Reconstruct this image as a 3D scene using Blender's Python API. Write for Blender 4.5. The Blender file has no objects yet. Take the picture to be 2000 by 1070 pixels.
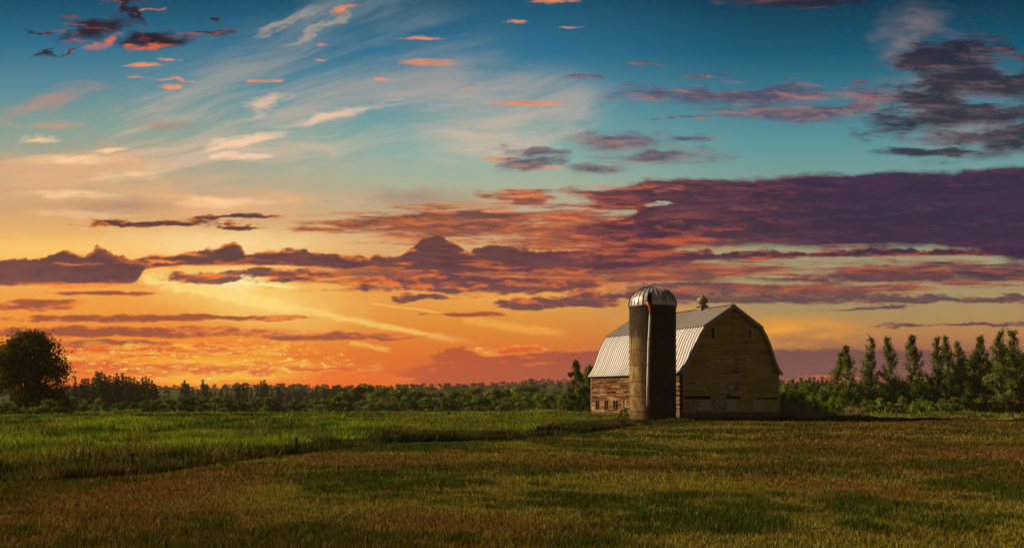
import bpy, math, random
import numpy as np
from mathutils import Vector, Matrix
rng = np.random.default_rng(7)
random.seed(7)
scene = bpy.context.scene
R = math.radians

# ---------------------------------------------------------------- camera
CAM_Z = 2.8
cam_d = bpy.data.cameras.new('camera')
cam = bpy.data.objects.new('camera', cam_d)
scene.collection.objects.link(cam)
cam.location = (0, 0, CAM_Z)
cam.rotation_euler = (R(90), 0, 0)
cam_d.sensor_width = 36
cam_d.lens = 36
cam_d.shift_y = 0.1175
cam_d.clip_start = 0.5
cam_d.clip_end = 9000
scene.camera = cam
scene.view_settings.view_transform = 'Standard'
scene.view_settings.look = 'None'
scene.view_settings.exposure = 0
scene.view_settings.gamma = 1
scene.cycles.max_bounces = 6
scene.cycles.diffuse_bounces = 2
scene.cycles.transparent_max_bounces = 8
scene.cycles.volume_bounces = 0
scene.cycles.use_adaptive_sampling = True
scene.cycles.adaptive_threshold = 0.012
scene.cycles.adaptive_min_samples = 12
scene.cycles.use_denoising = True
scene.cycles.denoiser = 'OPENIMAGEDENOISE'

SUN_EL, SUN_PHI = R(29), R(-15)          # light travels towards (cos phi, sin phi) in plan, downwards
sun_d = bpy.data.lights.new('sun', 'SUN')
sun = bpy.data.objects.new('sun', sun_d)
scene.collection.objects.link(sun)
tr = Vector((math.cos(SUN_PHI) * math.cos(SUN_EL), math.sin(SUN_PHI) * math.cos(SUN_EL), -math.sin(SUN_EL)))
sun.rotation_euler = tr.to_track_quat('-Z', 'Y').to_euler()
sun.location = (-60, 40, 60)
sun_d.energy = 5.0
sun_d.angle = R(0.5)
sun_d.color = (1.0, 0.80, 0.56)

# ---------------------------------------------------------------- node helpers
def lin(c):
    r = []
    for v in c:
        v = v / 255
        r.append(v / 12.92 if v <= .04045 else ((v + .055) / 1.055) ** 2.4)
    return tuple(r) + (1,)

class NT:
    """tiny expression layer over a node tree"""
    def __init__(s, tree):
        s.t = tree
    def node(s, kind, **kw):
        n = s.t.nodes.new(kind)
        for k, v in kw.items():
            setattr(n, k, v)
        return n
    def put(s, sock, v):
        if isinstance(v, E):
            s.t.links.new(v.s, sock)
        elif v is not None:
            sock.default_value = v
    def math(s, op, a, b=None, c=None, clamp=False):
        n = s.node('ShaderNodeMath', operation=op, use_clamp=clamp)
        for i, v in enumerate((a, b, c)):
            s.put(n.inputs[i], v)
        return E(s, n.outputs[0])
    def vec(s, x, y, z=0.0):
        n = s.node('ShaderNodeCombineXYZ')
        for i, v in enumerate((x, y, z)):
            s.put(n.inputs[i], v)
        return E(s, n.outputs[0])
    def noise(s, v, scale=1.0, detail=6.0, rough=.55, dist=0.0):
        n = s.node('ShaderNodeTexNoise')
        s.put(n.inputs['Vector'], v)
        n.inputs['Scale'].default_value = scale
        n.inputs['Detail'].default_value = detail
        n.inputs['Roughness'].default_value = rough
        n.inputs['Distortion'].default_value = dist
        return E(s, n.outputs['Fac'])
    def ss(s, v, a, b, lo=0.0, hi=1.0, kind='SMOOTHSTEP'):
        n = s.node('ShaderNodeMapRange', interpolation_type=kind)
        s.put(n.inputs['Value'], v)
        for k, q in zip(('From Min', 'From Max', 'To Min', 'To Max'), (a, b, lo, hi)):
            s.put(n.inputs[k], q)
        return E(s, n.outputs[0])
    def mix(s, f, a, b):
        n = s.node('ShaderNodeMix', data_type='RGBA')
        n.clamp_factor = True
        s.put(n.inputs[0], f); s.put(n.inputs[6], a); s.put(n.inputs[7], b)
        return E(s, n.outputs[2])
    def ramp(s, f, stops, interp='LINEAR'):
        n = s.node('ShaderNodeValToRGB')
        n.color_ramp.interpolation = interp
        el = n.color_ramp.elements
        while len(el) > 1:
            el.remove(el[-1])
        for i, (p, c) in enumerate(stops):
            e = el[0] if i == 0 else el.new(p)
            e.position = p; e.color = c
        s.put(n.inputs[0], f)
        return E(s, n.outputs[0])
    def curve(s, f, pts):
        n = s.node('ShaderNodeFloatCurve')
        c = n.mapping.curves[0]
        while len(c.points) > 2:
            c.points.remove(c.points[-1])
        for i, (x, y) in enumerate(pts):
            if i < 2:
                c.points[i].location = (x, y)
            else:
                c.points.new(x, y)
        for p in c.points:
            p.handle_type = 'AUTO_CLAMPED'
        n.mapping.update()
        s.put(n.inputs['Value'], f)
        return E(s, n.outputs[0])

class E:
    def __init__(s, nt, sock):
        s.n = nt; s.s = sock
    def __add__(a, b): return a.n.math('ADD', a, b)
    __radd__ = __add__
    def __mul__(a, b): return a.n.math('MULTIPLY', a, b)
    __rmul__ = __mul__
    def __sub__(a, b): return a.n.math('SUBTRACT', a, b)
    def __rsub__(a, b): return a.n.math('SUBTRACT', b, a)
    def __truediv__(a, b): return a.n.math('DIVIDE', a, b)
# ---------------------------------------------------------------- sky: a sunset laid out by direction (x = 10 + 20 * east/north, y = 7.7 - 20 * up/north)
world = bpy.data.worlds.new('World')
scene.world = world
world.use_nodes = True
wt = world.node_tree
wt.nodes.clear()
K = NT(wt)
tc = K.node('ShaderNodeTexCoord')
sep = K.node('ShaderNodeSeparateXYZ')
wt.links.new(tc.outputs['Generated'], sep.inputs[0])
dx, dy, dz = (E(K, sep.outputs[i]) for i in range(3))
fy = K.math('MAXIMUM', dy, 0.30)
X0 = dx / fy * 20.0 + 10.0
Y0 = 7.7 - dz / fy * 20.0
# slow domain warp so that nothing drawn below keeps a ruled edge
W1 = K.noise(K.vec(X0, Y0 * 2.0, 3.1), 1.6, 4, .55) - 0.5
W2 = K.noise(K.vec(X0 * .8, Y0 * 2.4, 9.7), 2.2, 4, .6) - 0.5
X = X0 + W1 * 1.1
Y = Y0 + W2 * 0.26
P = K.vec(X, Y, 1.0)

def vm(op, a, b=None, c=None, out='Vector'):
    n = K.node('ShaderNodeVectorMath', operation=op)
    for i, v in enumerate((a, b, c)):
        K.put(n.inputs[i], v)
    return E(K, n.outputs[out])
def dist(cx, cy, rx, ry, rot=0.0, p=None):
    """1 at the centre of a tilted ellipse, 0 on its edge, negative outside"""
    p = p or P
    c, sn = math.cos(R(rot)), math.sin(R(rot))
    if abs(rot) < 7:
        q = vm('MULTIPLY_ADD', p, (1 / rx, 1 / ry, 0), (-cx / rx, -cy / ry, 0))
        return vm('LENGTH', q, out='Value')
    u = vm('DOT_PRODUCT', p, (c / rx, sn / rx, -(cx * c + cy * sn) / rx), out='Value')
    v = vm('DOT_PRODUCT', p, (-sn / ry, c / ry, -(-cx * sn + cy * c) / ry), out='Value')
    return K.math('SQRT', K.math('MULTIPLY_ADD', u, u, v * v))
def blob(*a, **k):
    return 1.0 - dist(*a, **k)
def blobs(lst, p=None):
    r = None
    for b in lst:
        v = dist(*b, p=p)
        r = v if r is None else K.math('MINIMUM', r, v)
    return 1.0 - r
def glow(cx, cy, rx, ry, rot=0.0, p=None):
    return K.ss(dist(cx, cy, rx, ry, rot, p), 1.0, 0.0)

# clear sky, three columns blended across
def col(stops):
    return K.ramp(K.ss(Y0, 0.0, 8.0, kind='LINEAR'), [(y / 8, lin(c)) for y, c in stops])
cl = col([(0, (24, 78, 106)), (.8, (44, 108, 138)), (1.7, (88, 138, 152)), (2.5, (134, 160, 148)), (3.3, (176, 165, 140)), (4.1, (212, 165, 115)),
          (4.9, (250, 190, 104)), (5.6, (242, 166, 76)), (6.2, (240, 150, 54)), (6.8, (248, 132, 34)), (7.3, (250, 128, 26)), (7.6, (248, 104, 22)), (8, (235, 105, 40))])
cm = col([(0, (28, 84, 112)), (1.0, (46, 112, 144)), (2.0, (92, 146, 160)), (2.9, (128, 172, 165)), (3.5, (164, 178, 155)), (4.2, (190, 172, 140)),
          (4.9, (215, 165, 110)), (5.6, (234, 162, 76)), (6.2, (226, 146, 56)), (6.7, (224, 122, 42)), (7.1, (222, 100, 32)), (7.6, (240, 100, 30)), (8, (200, 80, 35))])
cr = col([(0, (8, 58, 82)), (1.0, (22, 88, 114)), (2.0, (60, 124, 142)), (2.9, (96, 150, 154)), (3.6, (122, 158, 150)), (4.6, (150, 155, 125)),
          (5.4, (158, 148, 108)), (6.1, (168, 140, 92)), (6.5, (182, 125, 75)), (6.9, (150, 95, 75)), (7.4, (165, 85, 55)), (7.65, (222, 110, 50)), (8, (170, 80, 50))])
sky = K.mix(K.ss(X0, 2.5, 9.5), cl, cm)
sky = K.mix(K.ss(X0, 9.5, 15.5), sky, cr)

# warm glows low in the west
def lay(mask, amt, c):
    global sky
    sky = K.mix(mask * amt, sky, c if isinstance(c, E) else lin(c))
soft = K.noise(K.vec(X0 * .5, Y0 * 1.6, 5.0), 1.3, 4, .5)
lay(glow(4.9, 5.75, 3.0, 1.0, 12, p=P), .75, (255, 218, 118))
lay(glow(4.6, 5.45, .9, .35), .8, (255, 240, 175))
lay(glow(4.4, 4.75, 3.4, .45), .7, (255, 224, 160))
lay(glow(.8, 4.85, 2.5, .35), .6, (255, 205, 110))
lay(glow(4.2, 7.25, 2.6, .5), .85, (255, 206, 58))
lay(glow(15.4, 6.5, 2.4, .5) * K.ss(soft, .3, .55), .95, (240, 160, 52))
lay(glow(13.2, 6.25, 1.6, .3) * K.ss(soft, .3, .55), .7, (238, 160, 60))
lay(glow(10.2, 5.85, 2.2, .35), .7, (240, 168, 76))

# cirrus fan: streaks fanning out of a point far to the left
fx = X0 + 3.5; fyy = 4.0 - Y0
ang = K.math('ARCTAN2', fyy, fx)
rad = K.math('SQRT', fx * fx + fyy * fyy)
wv = K.noise(K.vec(X0, Y0, 1.0), .32, 2, .4) - .5
fan = K.noise(K.vec(rad * .32, ang * 24.0 + wv * 2.6, 2.0), .8, 5, .62, .25)
fan2 = K.noise(K.vec(rad * .5, ang * 52.0 + wv * 5.0, 8.0), .7, 4, .6, .2)
reg = K.math('MAXIMUM', K.math('MAXIMUM', glow(5.9, 1.9, 5.2, 2.1, -14), glow(6.6, .5, 2.4, 1.1, -30) * .8), K.math('MAXIMUM', glow(9.8, 2.3, 2.8, 1.2, -12) * .95, glow(4.4, 3.0, 3.6, .7, 0)))
m = K.ss(fan * .7 + fan2 * .3, .37, .66) * K.ss(reg, 0, .40)
lay(m, .66, K.mix(K.ss(Y0, .5, 3.0), lin((126, 144, 148)), lin((230, 192, 162))))
brt = K.math('MAXIMUM', K.math('MAXIMUM', glow(4.9, 2.72, 1.5, .16, -12), glow(4.8, 3.06, 1.1, .13, 2)), K.math('MAXIMUM', glow(6.6, 2.25, 1.9, .2, -13), glow(5.2, 2.05, .7, .3, -20)))
brt = K.math('MAXIMUM', brt, K.math('MAXIMUM', glow(5.6, .45, 1.2, .16, -24), glow(6.3, .5, 1.3, .12, -26)))
lay(K.ss(brt + (fan2 - .5) * 1.6 + (fan - .5) * 1.6, 0, 1.0) * K.ss(brt, 0, .35), .85, K.mix(K.ss(Y0, 0., 3.), lin((150, 145, 140)), lin((252, 208, 172))))

# peach sheets on the left
pn = K.noise(K.vec(X0 * .45, Y0 * 1.5 + wv, 6.0), 1.5, 5, .6)
reg = K.math('MAXIMUM', blob(1.2, 3.45, 3.6, .95, 0), K.math('MAXIMUM', blob(4.2, 4.0, 4.2, .45), K.math('MAXIMUM', blob(1.0, 1.95, 1.5, .28, -14), blob(1.2, 2.45, 1.5, .15, -3) * .8)))
m = K.ss(reg + (pn - .5) * 1.8 + (fan - .5) * .8, .12, .95)
lay(m, .72, K.mix(K.ss(Y0, 1.8, 3.6), lin((176, 140, 126)), lin((238, 178, 126))))
brt = blobs([(.75, 2.72, .6, .1, 0), (1.4, 3.1, 1.2, .14, 4), (2.6, 3.42, 1.2, .14, -7), (2.2, 2.95, .6, .06, 5), (4.4, 3.95, 1.6, .13, -4), (2.0, 4.15, 1.5, .12, -3), (1.5, 3.8, 1.2, .1, 0)])
lay(K.ss(brt + (pn - .5) * 1.6 + (fan2 - .5) * 1.2, -.1, 1.2), .9, (255, 210, 156))
gry = blobs([(8.2, 3.85, 1.7, .28, -4), (2.4, 4.05, 1.6, .25, 5), (3.2, 2.45, .8, .16, -3)])
lay(K.ss(gry + (pn - .5) * .7, .0, 1.0), .6, (164, 126, 112))
lay(K.ss(blob(8.9, 4.02, 2.0, .2, -4) + (pn - .5), .0, 1.0), .55, (196, 134, 96))

# contrails
def trail(x1, y1, x2, y2, w, colr, amt, fray=.5):
    L = math.hypot(x2 - x1, y2 - y1); a = math.degrees(math.atan2(y2 - y1, x2 - x1))
    c, sn = math.cos(R(a)), math.sin(R(a))
    pp = K.vec(X0 + W1 * .06, Y0 + W2 * .10 + W1 * .05, 1.)
    u = vm('DOT_PRODUCT', pp, (c / L, sn / L, -(x1 * c + y1 * sn) / L), out='Value')
    v = vm('DOT_PRODUCT', pp, (-sn / w, c / w, -(-x1 * sn + y1 * c) / w), out='Value')
    nn = K.noise(K.vec(X0 * 2.0, Y0 * 4.0, 4.0), 2.0, 5, .65)
    k = K.ss(K.math('ABSOLUTE', v + (nn - .5) * fray), 1.0, 0.1) * K.ss(u, 0.0, .06) * K.ss(u, 1.0, .75)
    lay(k, amt, colr)
trail(2.7, 5.42, 6.2, 6.12, .18, (255, 232, 146), .65, 2.2)
trail(2.7, 5.42, 9.6, 6.78, .10, (255, 214, 112), .6, 2.0)
trail(4.4, 5.46, 5.9, 5.64, .05, (255, 236, 160), .9)
trail(7.2, 5.92, 8.8, 6.14, .03, (252, 190, 90), .8)
trail(9.0, 6.24, 11.2, 6.55, .12, (246, 176, 70), .6, 1.6)
trail(6.8, 6.68, 7.7, 6.86, .08, (255, 200, 90), .55, 1.5)

# dark cloud banks: upper and lower edges are curves of x, torn by noise
nA = K.noise(K.vec(X0 * .55, Y0 * 2.2, 11.0), 1.5, 7, .62, .3)
nB = K.noise(K.vec(X0 * .30, Y0 * 2.6, 21.0), 2.6, 6, .65, .2)        # long streaks
nC = K.noise(K.vec(X0 * 1.0, Y0 * 1.5, 31.0), 2.4, 6, .6)            # puffs
nD = K.noise(K.vec(X0 * .22, Y0 * 2.4, 41.0), 3.2, 7, .68, .4)
nA2 = K.noise(K.vec(X0 * .55 - .02, Y0 * 2.2 + .16, 11.0), 1.5, 5, .62, .3)
under = K.ss(nA - nA2, -.03, .13)             # 1 where the cloud thins out below: its lit underside
P2 = K.vec(X + (nC - .5) * 1.1, Y + (nA - .5) * .42, 1.0)
P3 = K.vec(X + (nC - .5) * .8, Y0 + W2 * .12 + (nA - .5) * .14, 1.0)
def cx_(pts):
    return K.curve(K.ss(X0, 0, 22, kind='LINEAR'), [(x / 22, y / 10) for x, y in pts]) * 10.0
def band(top, bot, soft_t, soft_b, puff=.25):
    a = (Y0 - cx_(top) + (nC - .5) * puff) / soft_t
    b = (cx_(bot) - Y0 + (nC - .5) * .12) / soft_b
    return K.math('MINIMUM', K.math('MINIMUM', a, b), 1.5)
warm = K.ss(X0, 17.0, 6.0)                     # 1 west, 0 east
purple = K.mix(warm, lin((46, 31, 60)), lin((84, 50, 58)))
purple = K.mix(K.ss(Y0, 4.6, 5.8) * K.ss(X0, 22, 8), purple, lin((106, 66, 74)))
orange = K.mix(warm, lin((196, 92, 62)), lin((250, 124, 42)))
def cloud(D, amt=.97, thin=.5, tex=.5, dark=None, lit=None, n=None, lo=.0, hi=.5, u=.75, edge=1.0, big=False):
    """mask from D; its underside and thin shreds take the lit colour, the thick of it the dark one"""
    n = n or nB
    mask = K.ss(D, lo, hi)
    t = K.ss(D * edge + (n - .5) * tex * 2.2 + (nA - .5) * 1.2 - under * u + (1 - edge) * .45, thin * .1 - .45, thin * 1.5 + .1)
    c = K.mix(t, lit or orange, dark or purple)
    if big:
        c = K.mix(K.ss(nA * .55 + nD * .45, .40, .66) * .40, c, K.mix(warm, lin((64, 45, 74)), lin((146, 86, 74))))
        c = K.mix(K.ss(nC * .5 + nA * .5, .54, .36) * .35, c, K.mix(warm, lin((34, 30, 58)), lin((72, 46, 58))))
    lay(mask, amt, c)

# low streaks near the horizon
hz = blobs([(15.5, 7.1, 8.0, .36, 0), (10.6, 7.35, 3.4, .42, 0), (9.3, 6.95, 1.1, .2, 0)])
cloud(hz * 2.0 + (nB - .5) * .9, .85, .25, .25, K.mix(K.ss(X0, 7.5, 15), lin((186, 76, 44)), lin((108, 68, 74))), K.mix(K.ss(X0, 9, 16), lin((240, 120, 45)), lin((196, 104, 62))), nB, 0, .6)
lo1 = blobs([(2.6, 6.82, 3.8, .2, 1), (3.6, 7.22, 3.6, .18, 1.5), (1.2, 7.15, 1.8, .26, 0), (6.2, 7.22, 1.5, .08, 1), (9.9, 6.85, .9, .1, 0)])
cloud(lo1 * 1.3 + (nC - .5) * 1.5 - .1, .88, .45, .5, (226, 84, 38) and lin((226, 88, 40)), lin((254, 176, 60)), nC, 0, .35)
lo2 = blobs([(2.2, 6.22, 2.4, .085, 1.0), (4.6, 6.2, 1.6, .05, 0), (2.0, 6.48, 3.6, .115, 1.8), (6.6, 6.58, 1.8, .08, 1.5), (1.6, 6.7, 1.8, .07, 1), (.7, 5.95, .9, .12, 0),
             (2.0, 5.72, 1.2, .05, 2), (9.2, 6.15, .7, .05, 0)], p=P3)
cloud(lo2 + (nC - .5) * 1.1 + .12, .92, .35, .3, lin((150, 74, 58)), lin((240, 128, 58)), nC, 0, .3)

lay(K.ss(nD * .5 + nC * .5, .50, .62) * K.ss(blobs([(3.8, 7.0, 3.6, .5, 0), (5.4, 7.15, 2.4, .35, 0)]), 0, .4), .75, (255, 208, 78))
lay(K.ss(nB, .50, .64) * K.ss(blob(3.5, 7.4, 5.5, .3, 0), 0, .6), .6, (255, 112, 28))
nE = K.noise(K.vec(X0 * .8, Y0 * 2.6, 51.0), 5.0, 4, .7)
lay(K.ss(nE * .6 + nC * .4, .50, .60) * K.ss(blobs([(3.4, 6.85, 3.4, .22, 1), (4.2, 7.22, 3.2, .2, 0)]), -.1, .4), .8, (234, 92, 34))
lay(K.ss(nE, .54, .66) * K.ss(blobs([(4.2, 7.05, 3.2, .5, 0)]), 0, .4), .9, (255, 226, 100))
# streak fields under and around the banks
st = blobs([(9.0, 4.35, 2.8, .42, 2), (8.6, 5.4, 3.2, .3, 1), (11.5, 4.5, 2.2, .6, 3), (11.5, 5.3, 5.6, .34, 0), (10.2, 3.85, .9, .16, 3), (7.0, 4.4, 1.3, .2, 0), (18.3, 5.35, 3.6, .3, 0), (14.8, 5.65, 3.6, .15, 0)])
cloud(st * .9 + (nD - .5) * 2.4 + .05, .92, .6, 1.0, None, None, nB, 0, .5, .5, .6, True)
# the long western line and the great eastern bank
bw = band([(0, 5.0), (1.0, 4.96), (1.25, 4.88), (1.6, 4.96), (1.95, 4.82), (2.3, 4.94), (2.8, 4.98), (3.9, 4.9), (4.2, 4.84), (4.6, 4.74), (4.9, 4.92), (5.2, 4.88), (5.9, 4.84), (6.4, 4.95), (7.6, 4.95), (8.0, 4.86), (8.3, 4.66), (8.55, 4.56), (8.8, 4.66), (9.0, 4.82), (9.2, 4.84), (9.5, 4.74), (10.0, 4.8), (11, 4.9), (22, 4.8)],
          [(0, 5.6), (2.6, 5.55), (2.9, 5.25), (5, 5.2), (7, 5.3), (9, 5.36), (12, 5.3), (14, 5.1), (22, 5.0)], .12, .12, .42)
cloud(bw + (nB - .5) * .7, .97, .35, .6, None, None, nD, 0, .4, .6, .9, True)
b2 = blobs([(5.0, 5.38, 1.7, .13, -1.5), (9.6, 5.55, 2.6, .16, 0), (8.1, 5.82, .7, .08, 0), (11.0, 5.9, 1.3, .12, -2), (12.4, 5.75, 1.2, .1, 0), (4.6, 4.25, .9, .07, -1), (2.9, 4.34, 1.5, .08, 0), (4.6, 4.42, .5, .05, 4)], p=P2)
cloud(b2 + (nC - .5) * 1.3 + .2, .95, .3, .4, None, None, nB, 0, .5, .75, .6)
be = band([(9.3, 3.6), (10.2, 3.62), (11.2, 3.66), (12.2, 3.56), (12.8, 3.42), (14.0, 3.42), (15, 3.4), (16, 3.34), (16.6, 3.36), (17.5, 3.3), (18.5, 3.3), (19.2, 3.24), (20.2, 3.16), (22, 3.1)],
          [(9.3, 3.9), (10, 4.9), (11, 5.2), (12.5, 5.2), (13.5, 4.98), (15, 4.86), (16, 4.95), (18, 4.9), (19.2, 5.05), (20, 5.25), (22, 5.3)], .16, .25, .2)
hole = K.math('MAXIMUM', K.math('MAXIMUM', glow(11.8, 4.22, .9, .16, -8), glow(12.8, 3.98, .45, .1)), K.math('MAXIMUM', glow(18.05, 3.98, .5, .24) * K.ss(nC, .30, .70) * .75, glow(10.6, 3.98, 1.3, .24)))
be = K.math('MINIMUM', be, K.ss(X0, 9.2, 12.6, -1.1, 1.5, kind='LINEAR')) + (nA - .5) * 1.9 * K.ss(X0, 18, 10, .6, 1) + (nD - .5) * .8 - hole * 2.5
cloud(be, .97, .5, 1.1, edge=.5, lit=K.mix(K.ss(X0, 10, 17), lin((216, 104, 66)), lin((84, 46, 68))), n=nD, hi=.8, big=True)
lay(K.ss(be, .3, 1.0) * K.ss(nA, .42, .62) * K.ss(nD, .35, .6), .55, K.mix(K.ss(X0, 11, 18), lin((134, 74, 72)), lin((68, 45, 76))))
lay(K.ss(be, .3, 1.0) * K.ss(nD, .52, .68) * K.ss(X0, 18, 11), .4, (196, 92, 64))
lay(K.ss(be, .5, 1.2) * K.ss(nC, .5, .7) * K.ss(X0, 12, 17), .4, (44, 38, 72))
lt = K.ss(nB, .53, .70) * K.ss(blobs([(12.5, 5.0, 4.6, .35, 0), (15.8, 4.52, 3.0, .14, 2), (12.0, 3.85, 2.5, .3, 4), (10.0, 4.7, 2.2, .4, 0), (14, 4.75, 4, .2, 0)]), 0, .4)
lay(lt, .62, K.mix(K.ss(X0, 9, 18), lin((246, 118, 50)), lin((190, 84, 70))))
lay(K.ss(nB, .5, .68) * K.ss(blob(6.9, 5.22, 4.0, .16, 2), 0, .5), .95, (250, 124, 44))
lay(K.ss(nB, .45, .6) * K.ss(blobs([(1.5, 5.18, .6, .05, 5), (2.9, 5.12, .9, .04, 4), (1.9, 5.58, 2.2, .05, 0)]), 0, .5), .9, (252, 136, 52))
b3 = blobs([(13.8, 5.8, 1.9, .14, 0), (15.2, 5.82, 2.4, .13, 1), (17.6, 5.78, 1.3, .1, -4), (17.5, 5.86, 2.5, .1, 0), (19.6, 5.86, 1.3, .08, 0), (17.0, 6.02, .8, .05, 0), (19.2, 6.32, 1.2, .06, -2), (17.6, 6.36, .8, .03, 0), (17, 5.45, 3.2, .1, 2), (19.6, 5.2, 1.3, .06, 0), (13, 5.6, 1.4, .06, 0)], p=P2)
cloud(b3 + (nA - .5) * 1.5 + .08, .95, .3, .3, lin((92, 66, 74)), lin((150, 100, 82)), nB, 0, .6, .7, .3)

# scattered small clouds, higher up
sm = [(1.85, .55, .85, .26, -14), (1.7, .42, .7, .14, -4), (1.2, 1.02, .42, .07, -16), (2.6, .2, .4, .16, 50), (3.1, .78, .9, .2, -8), (4.0, .6, .7, .07, 4), (2.5, .02, .5, .05, 0), (4.25, .35, .28, .05, 4), (.95, .6, .4, .06, 0)]
cloud(blobs(sm, p=P2) + (nA - .5) * 1.7 + .18, 1.0, .2, .5, lin((44, 36, 50)), lin((196, 88, 56)), nC, 0, .9, .5, .3)
lay(K.ss(blobs([(2.05, .82, .5, .12, -20), (2.9, .92, .55, .1, -10), (2.9, .18, .2, .06, -20)], p=P2) + (nA - .5) * 1.4, 0, 1.0), .8, (232, 108, 60))
so = [(3.25, 1.7, .3, .07, 4), (3.2, 1.55, .26, .03, 0), (3.5, 1.55, .26, .06, 12), (2.75, 1.28, .5, .04, 6), (2.8, 1.5, .2, .025, 0), (3.25, 1.18, .25, .04, 6), (5.05, 1.58, .4, .045, 3),
      (8.3, 1.22, .66, .09, 0), (7.45, 1.54, .2, .05, 8), (6.3, .88, .26, .04, 4), (6.15, 1.18, .16, .035, 8), (10.3, 2.02, 1.0, .07, 4), (10.1, .42, .34, .05, 4), (6.7, .18, .42, .08, -14),
      (8.2, .76, .5, .035, 4), (10.8, .03, .5, .05, 4), (11.1, .52, .22, .02, 0), (9.8, 3.12, .45, .06, -6), (10.6, 3.28, .5, .05, -6), (9.2, 1.73, .15, .02, 0), (9.7, 4.12, .5, .05, 0), (10.2, 3.82, .5, .05, 0)]
cloud(blobs(so, p=P3) + (nA - .5) * 1.5 + .12, .9, 1.4, .4, lin((160, 104, 96)), lin((252, 152, 96)), nC, 0, 1.1, .75, .6)
sp_ = [(14.6, 1.88, 2.7, .2, 1), (15.6, 2.2, 1.7, .22, 2), (16.9, 2.05, .6, .18, -14), (12.6, 1.28, .38, .05, 0), (13.7, 1.5, .5, .07, 0), (11.6, 1.52, .4, .04, 0), (13.3, 2.3, .6, .03, -2), (10.5, 2.95, .8, .15, -4),
       (10.4, 3.22, .7, .14, -8), (12, 2.78, 1.1, .22, 0), (12.8, 3.05, 1.4, .18, 2), (11.6, 3.28, .8, .14, -5), (13.4, 2.74, .5, .06, 0), (16.8, 1.6, .35, .09, 0)]
cloud(blobs(sp_, p=P2) + (nA - .5) * 2.2 + .2, .88, .45, .9, lin((78, 72, 98)), lin((168, 118, 110)), nB, 0, 1.0, .6, .1)
sr = [(18.6, 1.2, 1.4, .42, 2), (19.2, 1.6, 1.8, .4, 5), (18.7, 2.25, 2.0, .42, 2), (19.4, 2.65, 2.0, .5, -2), (20.1, 1.1, .3, .12, 0), (15.6, .02, 1.6, .14, 0), (18.3, 2.95, 1.4, .12, -4), (20.5, 2.2, 1.2, .5, 0)]
hzr = K.ss(blobs([(17.9, .8, 1.0, 1.0, 40), (18.6, 2.0, 1.8, 1.3, 0)]), 0, .8)
lay(hzr * K.ss(pn, .3, .7), .5, (186, 150, 138))
cloud(blobs(sr, p=P2) * 1.2 + (nA - .5) * 3.2 + .16, .92, .4, .9, lin((36, 36, 54)), lin((120, 92, 96)), nB, 0, .8, .45, .25)

# behind the viewer and below the horizon
back = K.ramp(K.ss(dz, 0.0, .8, kind='LINEAR'), [(0, lin((146, 112, 78))), (.2, lin((118, 102, 82))), (.6, lin((56, 66, 72))), (1, lin((30, 48, 62)))])
sky = K.mix(K.ss(dy, .30, .62), back, sky)
sky = K.mix(K.ss(dz, -.02, -.06), sky, lin((40, 34, 26)))
bg = K.node('ShaderNodeBackground')
K.put(bg.inputs['Color'], sky)
bg.inputs['Strength'].default_value = 1.0
wo = K.node('ShaderNodeOutputWorld')
wt.links.new(bg.outputs[0], wo.inputs[0])
world.cycles.sampling_method = 'MANUAL'
world.cycles.sample_map_resolution = 256
# ---------------------------------------------------------------- mesh helpers
def mesh_np(name, verts, faces, mats, parent=None, col=None, tint=None, midx=None, smooth=False, link=True):
    """verts (n,3), faces (m,k) array of one arity or a list of tuples"""
    me = bpy.data.meshes.new(name)
    verts = np.asarray(verts, dtype=np.float32)
    if isinstance(faces, np.ndarray):
        m, k = faces.shape
        me.vertices.add(len(verts)); me.vertices.foreach_set('co', verts.ravel())
        me.loops.add(m * k); me.loops.foreach_set('vertex_index', faces.astype(np.int32).ravel())
        me.polygons.add(m); me.polygons.foreach_set('loop_start', (np.arange(m) * k).astype(np.int32))
        me.polygons.foreach_set('loop_total', np.full(m, k, dtype=np.int32))
        me.update(calc_edges=True)
    else:
        me.from_pydata([tuple(map(float, v)) for v in verts], [], faces)
        m = len(faces)
    if not isinstance(mats, (list, tuple)):
        mats = [mats]
    for q in mats:
        me.materials.append(q)
    if midx is not None:
        me.polygons.foreach_set('material_index', np.asarray(midx, dtype=np.int32))
    if col is not None:
        a = me.attributes.new('col', 'FLOAT_COLOR', 'FACE')
        c = np.ones((m, 4), dtype=np.float32); c[:, :3] = col
        a.data.foreach_set('color', c.ravel())
    if tint is not None:
        a = me.attributes.new('tint', 'FLOAT', 'FACE')
        a.data.foreach_set('value', np.asarray(tint, dtype=np.float32))
    if smooth:
        me.polygons.foreach_set('use_smooth', np.ones(m, dtype=bool))
    if not link:
        return me
    o = bpy.data.objects.new(name, me)
    scene.collection.objects.link(o)
    if parent is not None:
        o.parent = parent
    return o

def thing(name, label, cat, loc=(0, 0, 0), rz=0, group=None):
    o = bpy.data.objects.new(name, None)
    scene.collection.objects.link(o)
    o.empty_display_size = .3
    o.location = loc; o.rotation_euler = (0, 0, rz)
    tag(o, label, cat, group)
    return o
def tag(o, label=None, cat=None, group=None, kind=None):
    for k, v in (('label', label), ('category', cat), ('group', group), ('kind', kind)):
        if v:
            o[k] = v
    return o

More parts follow.
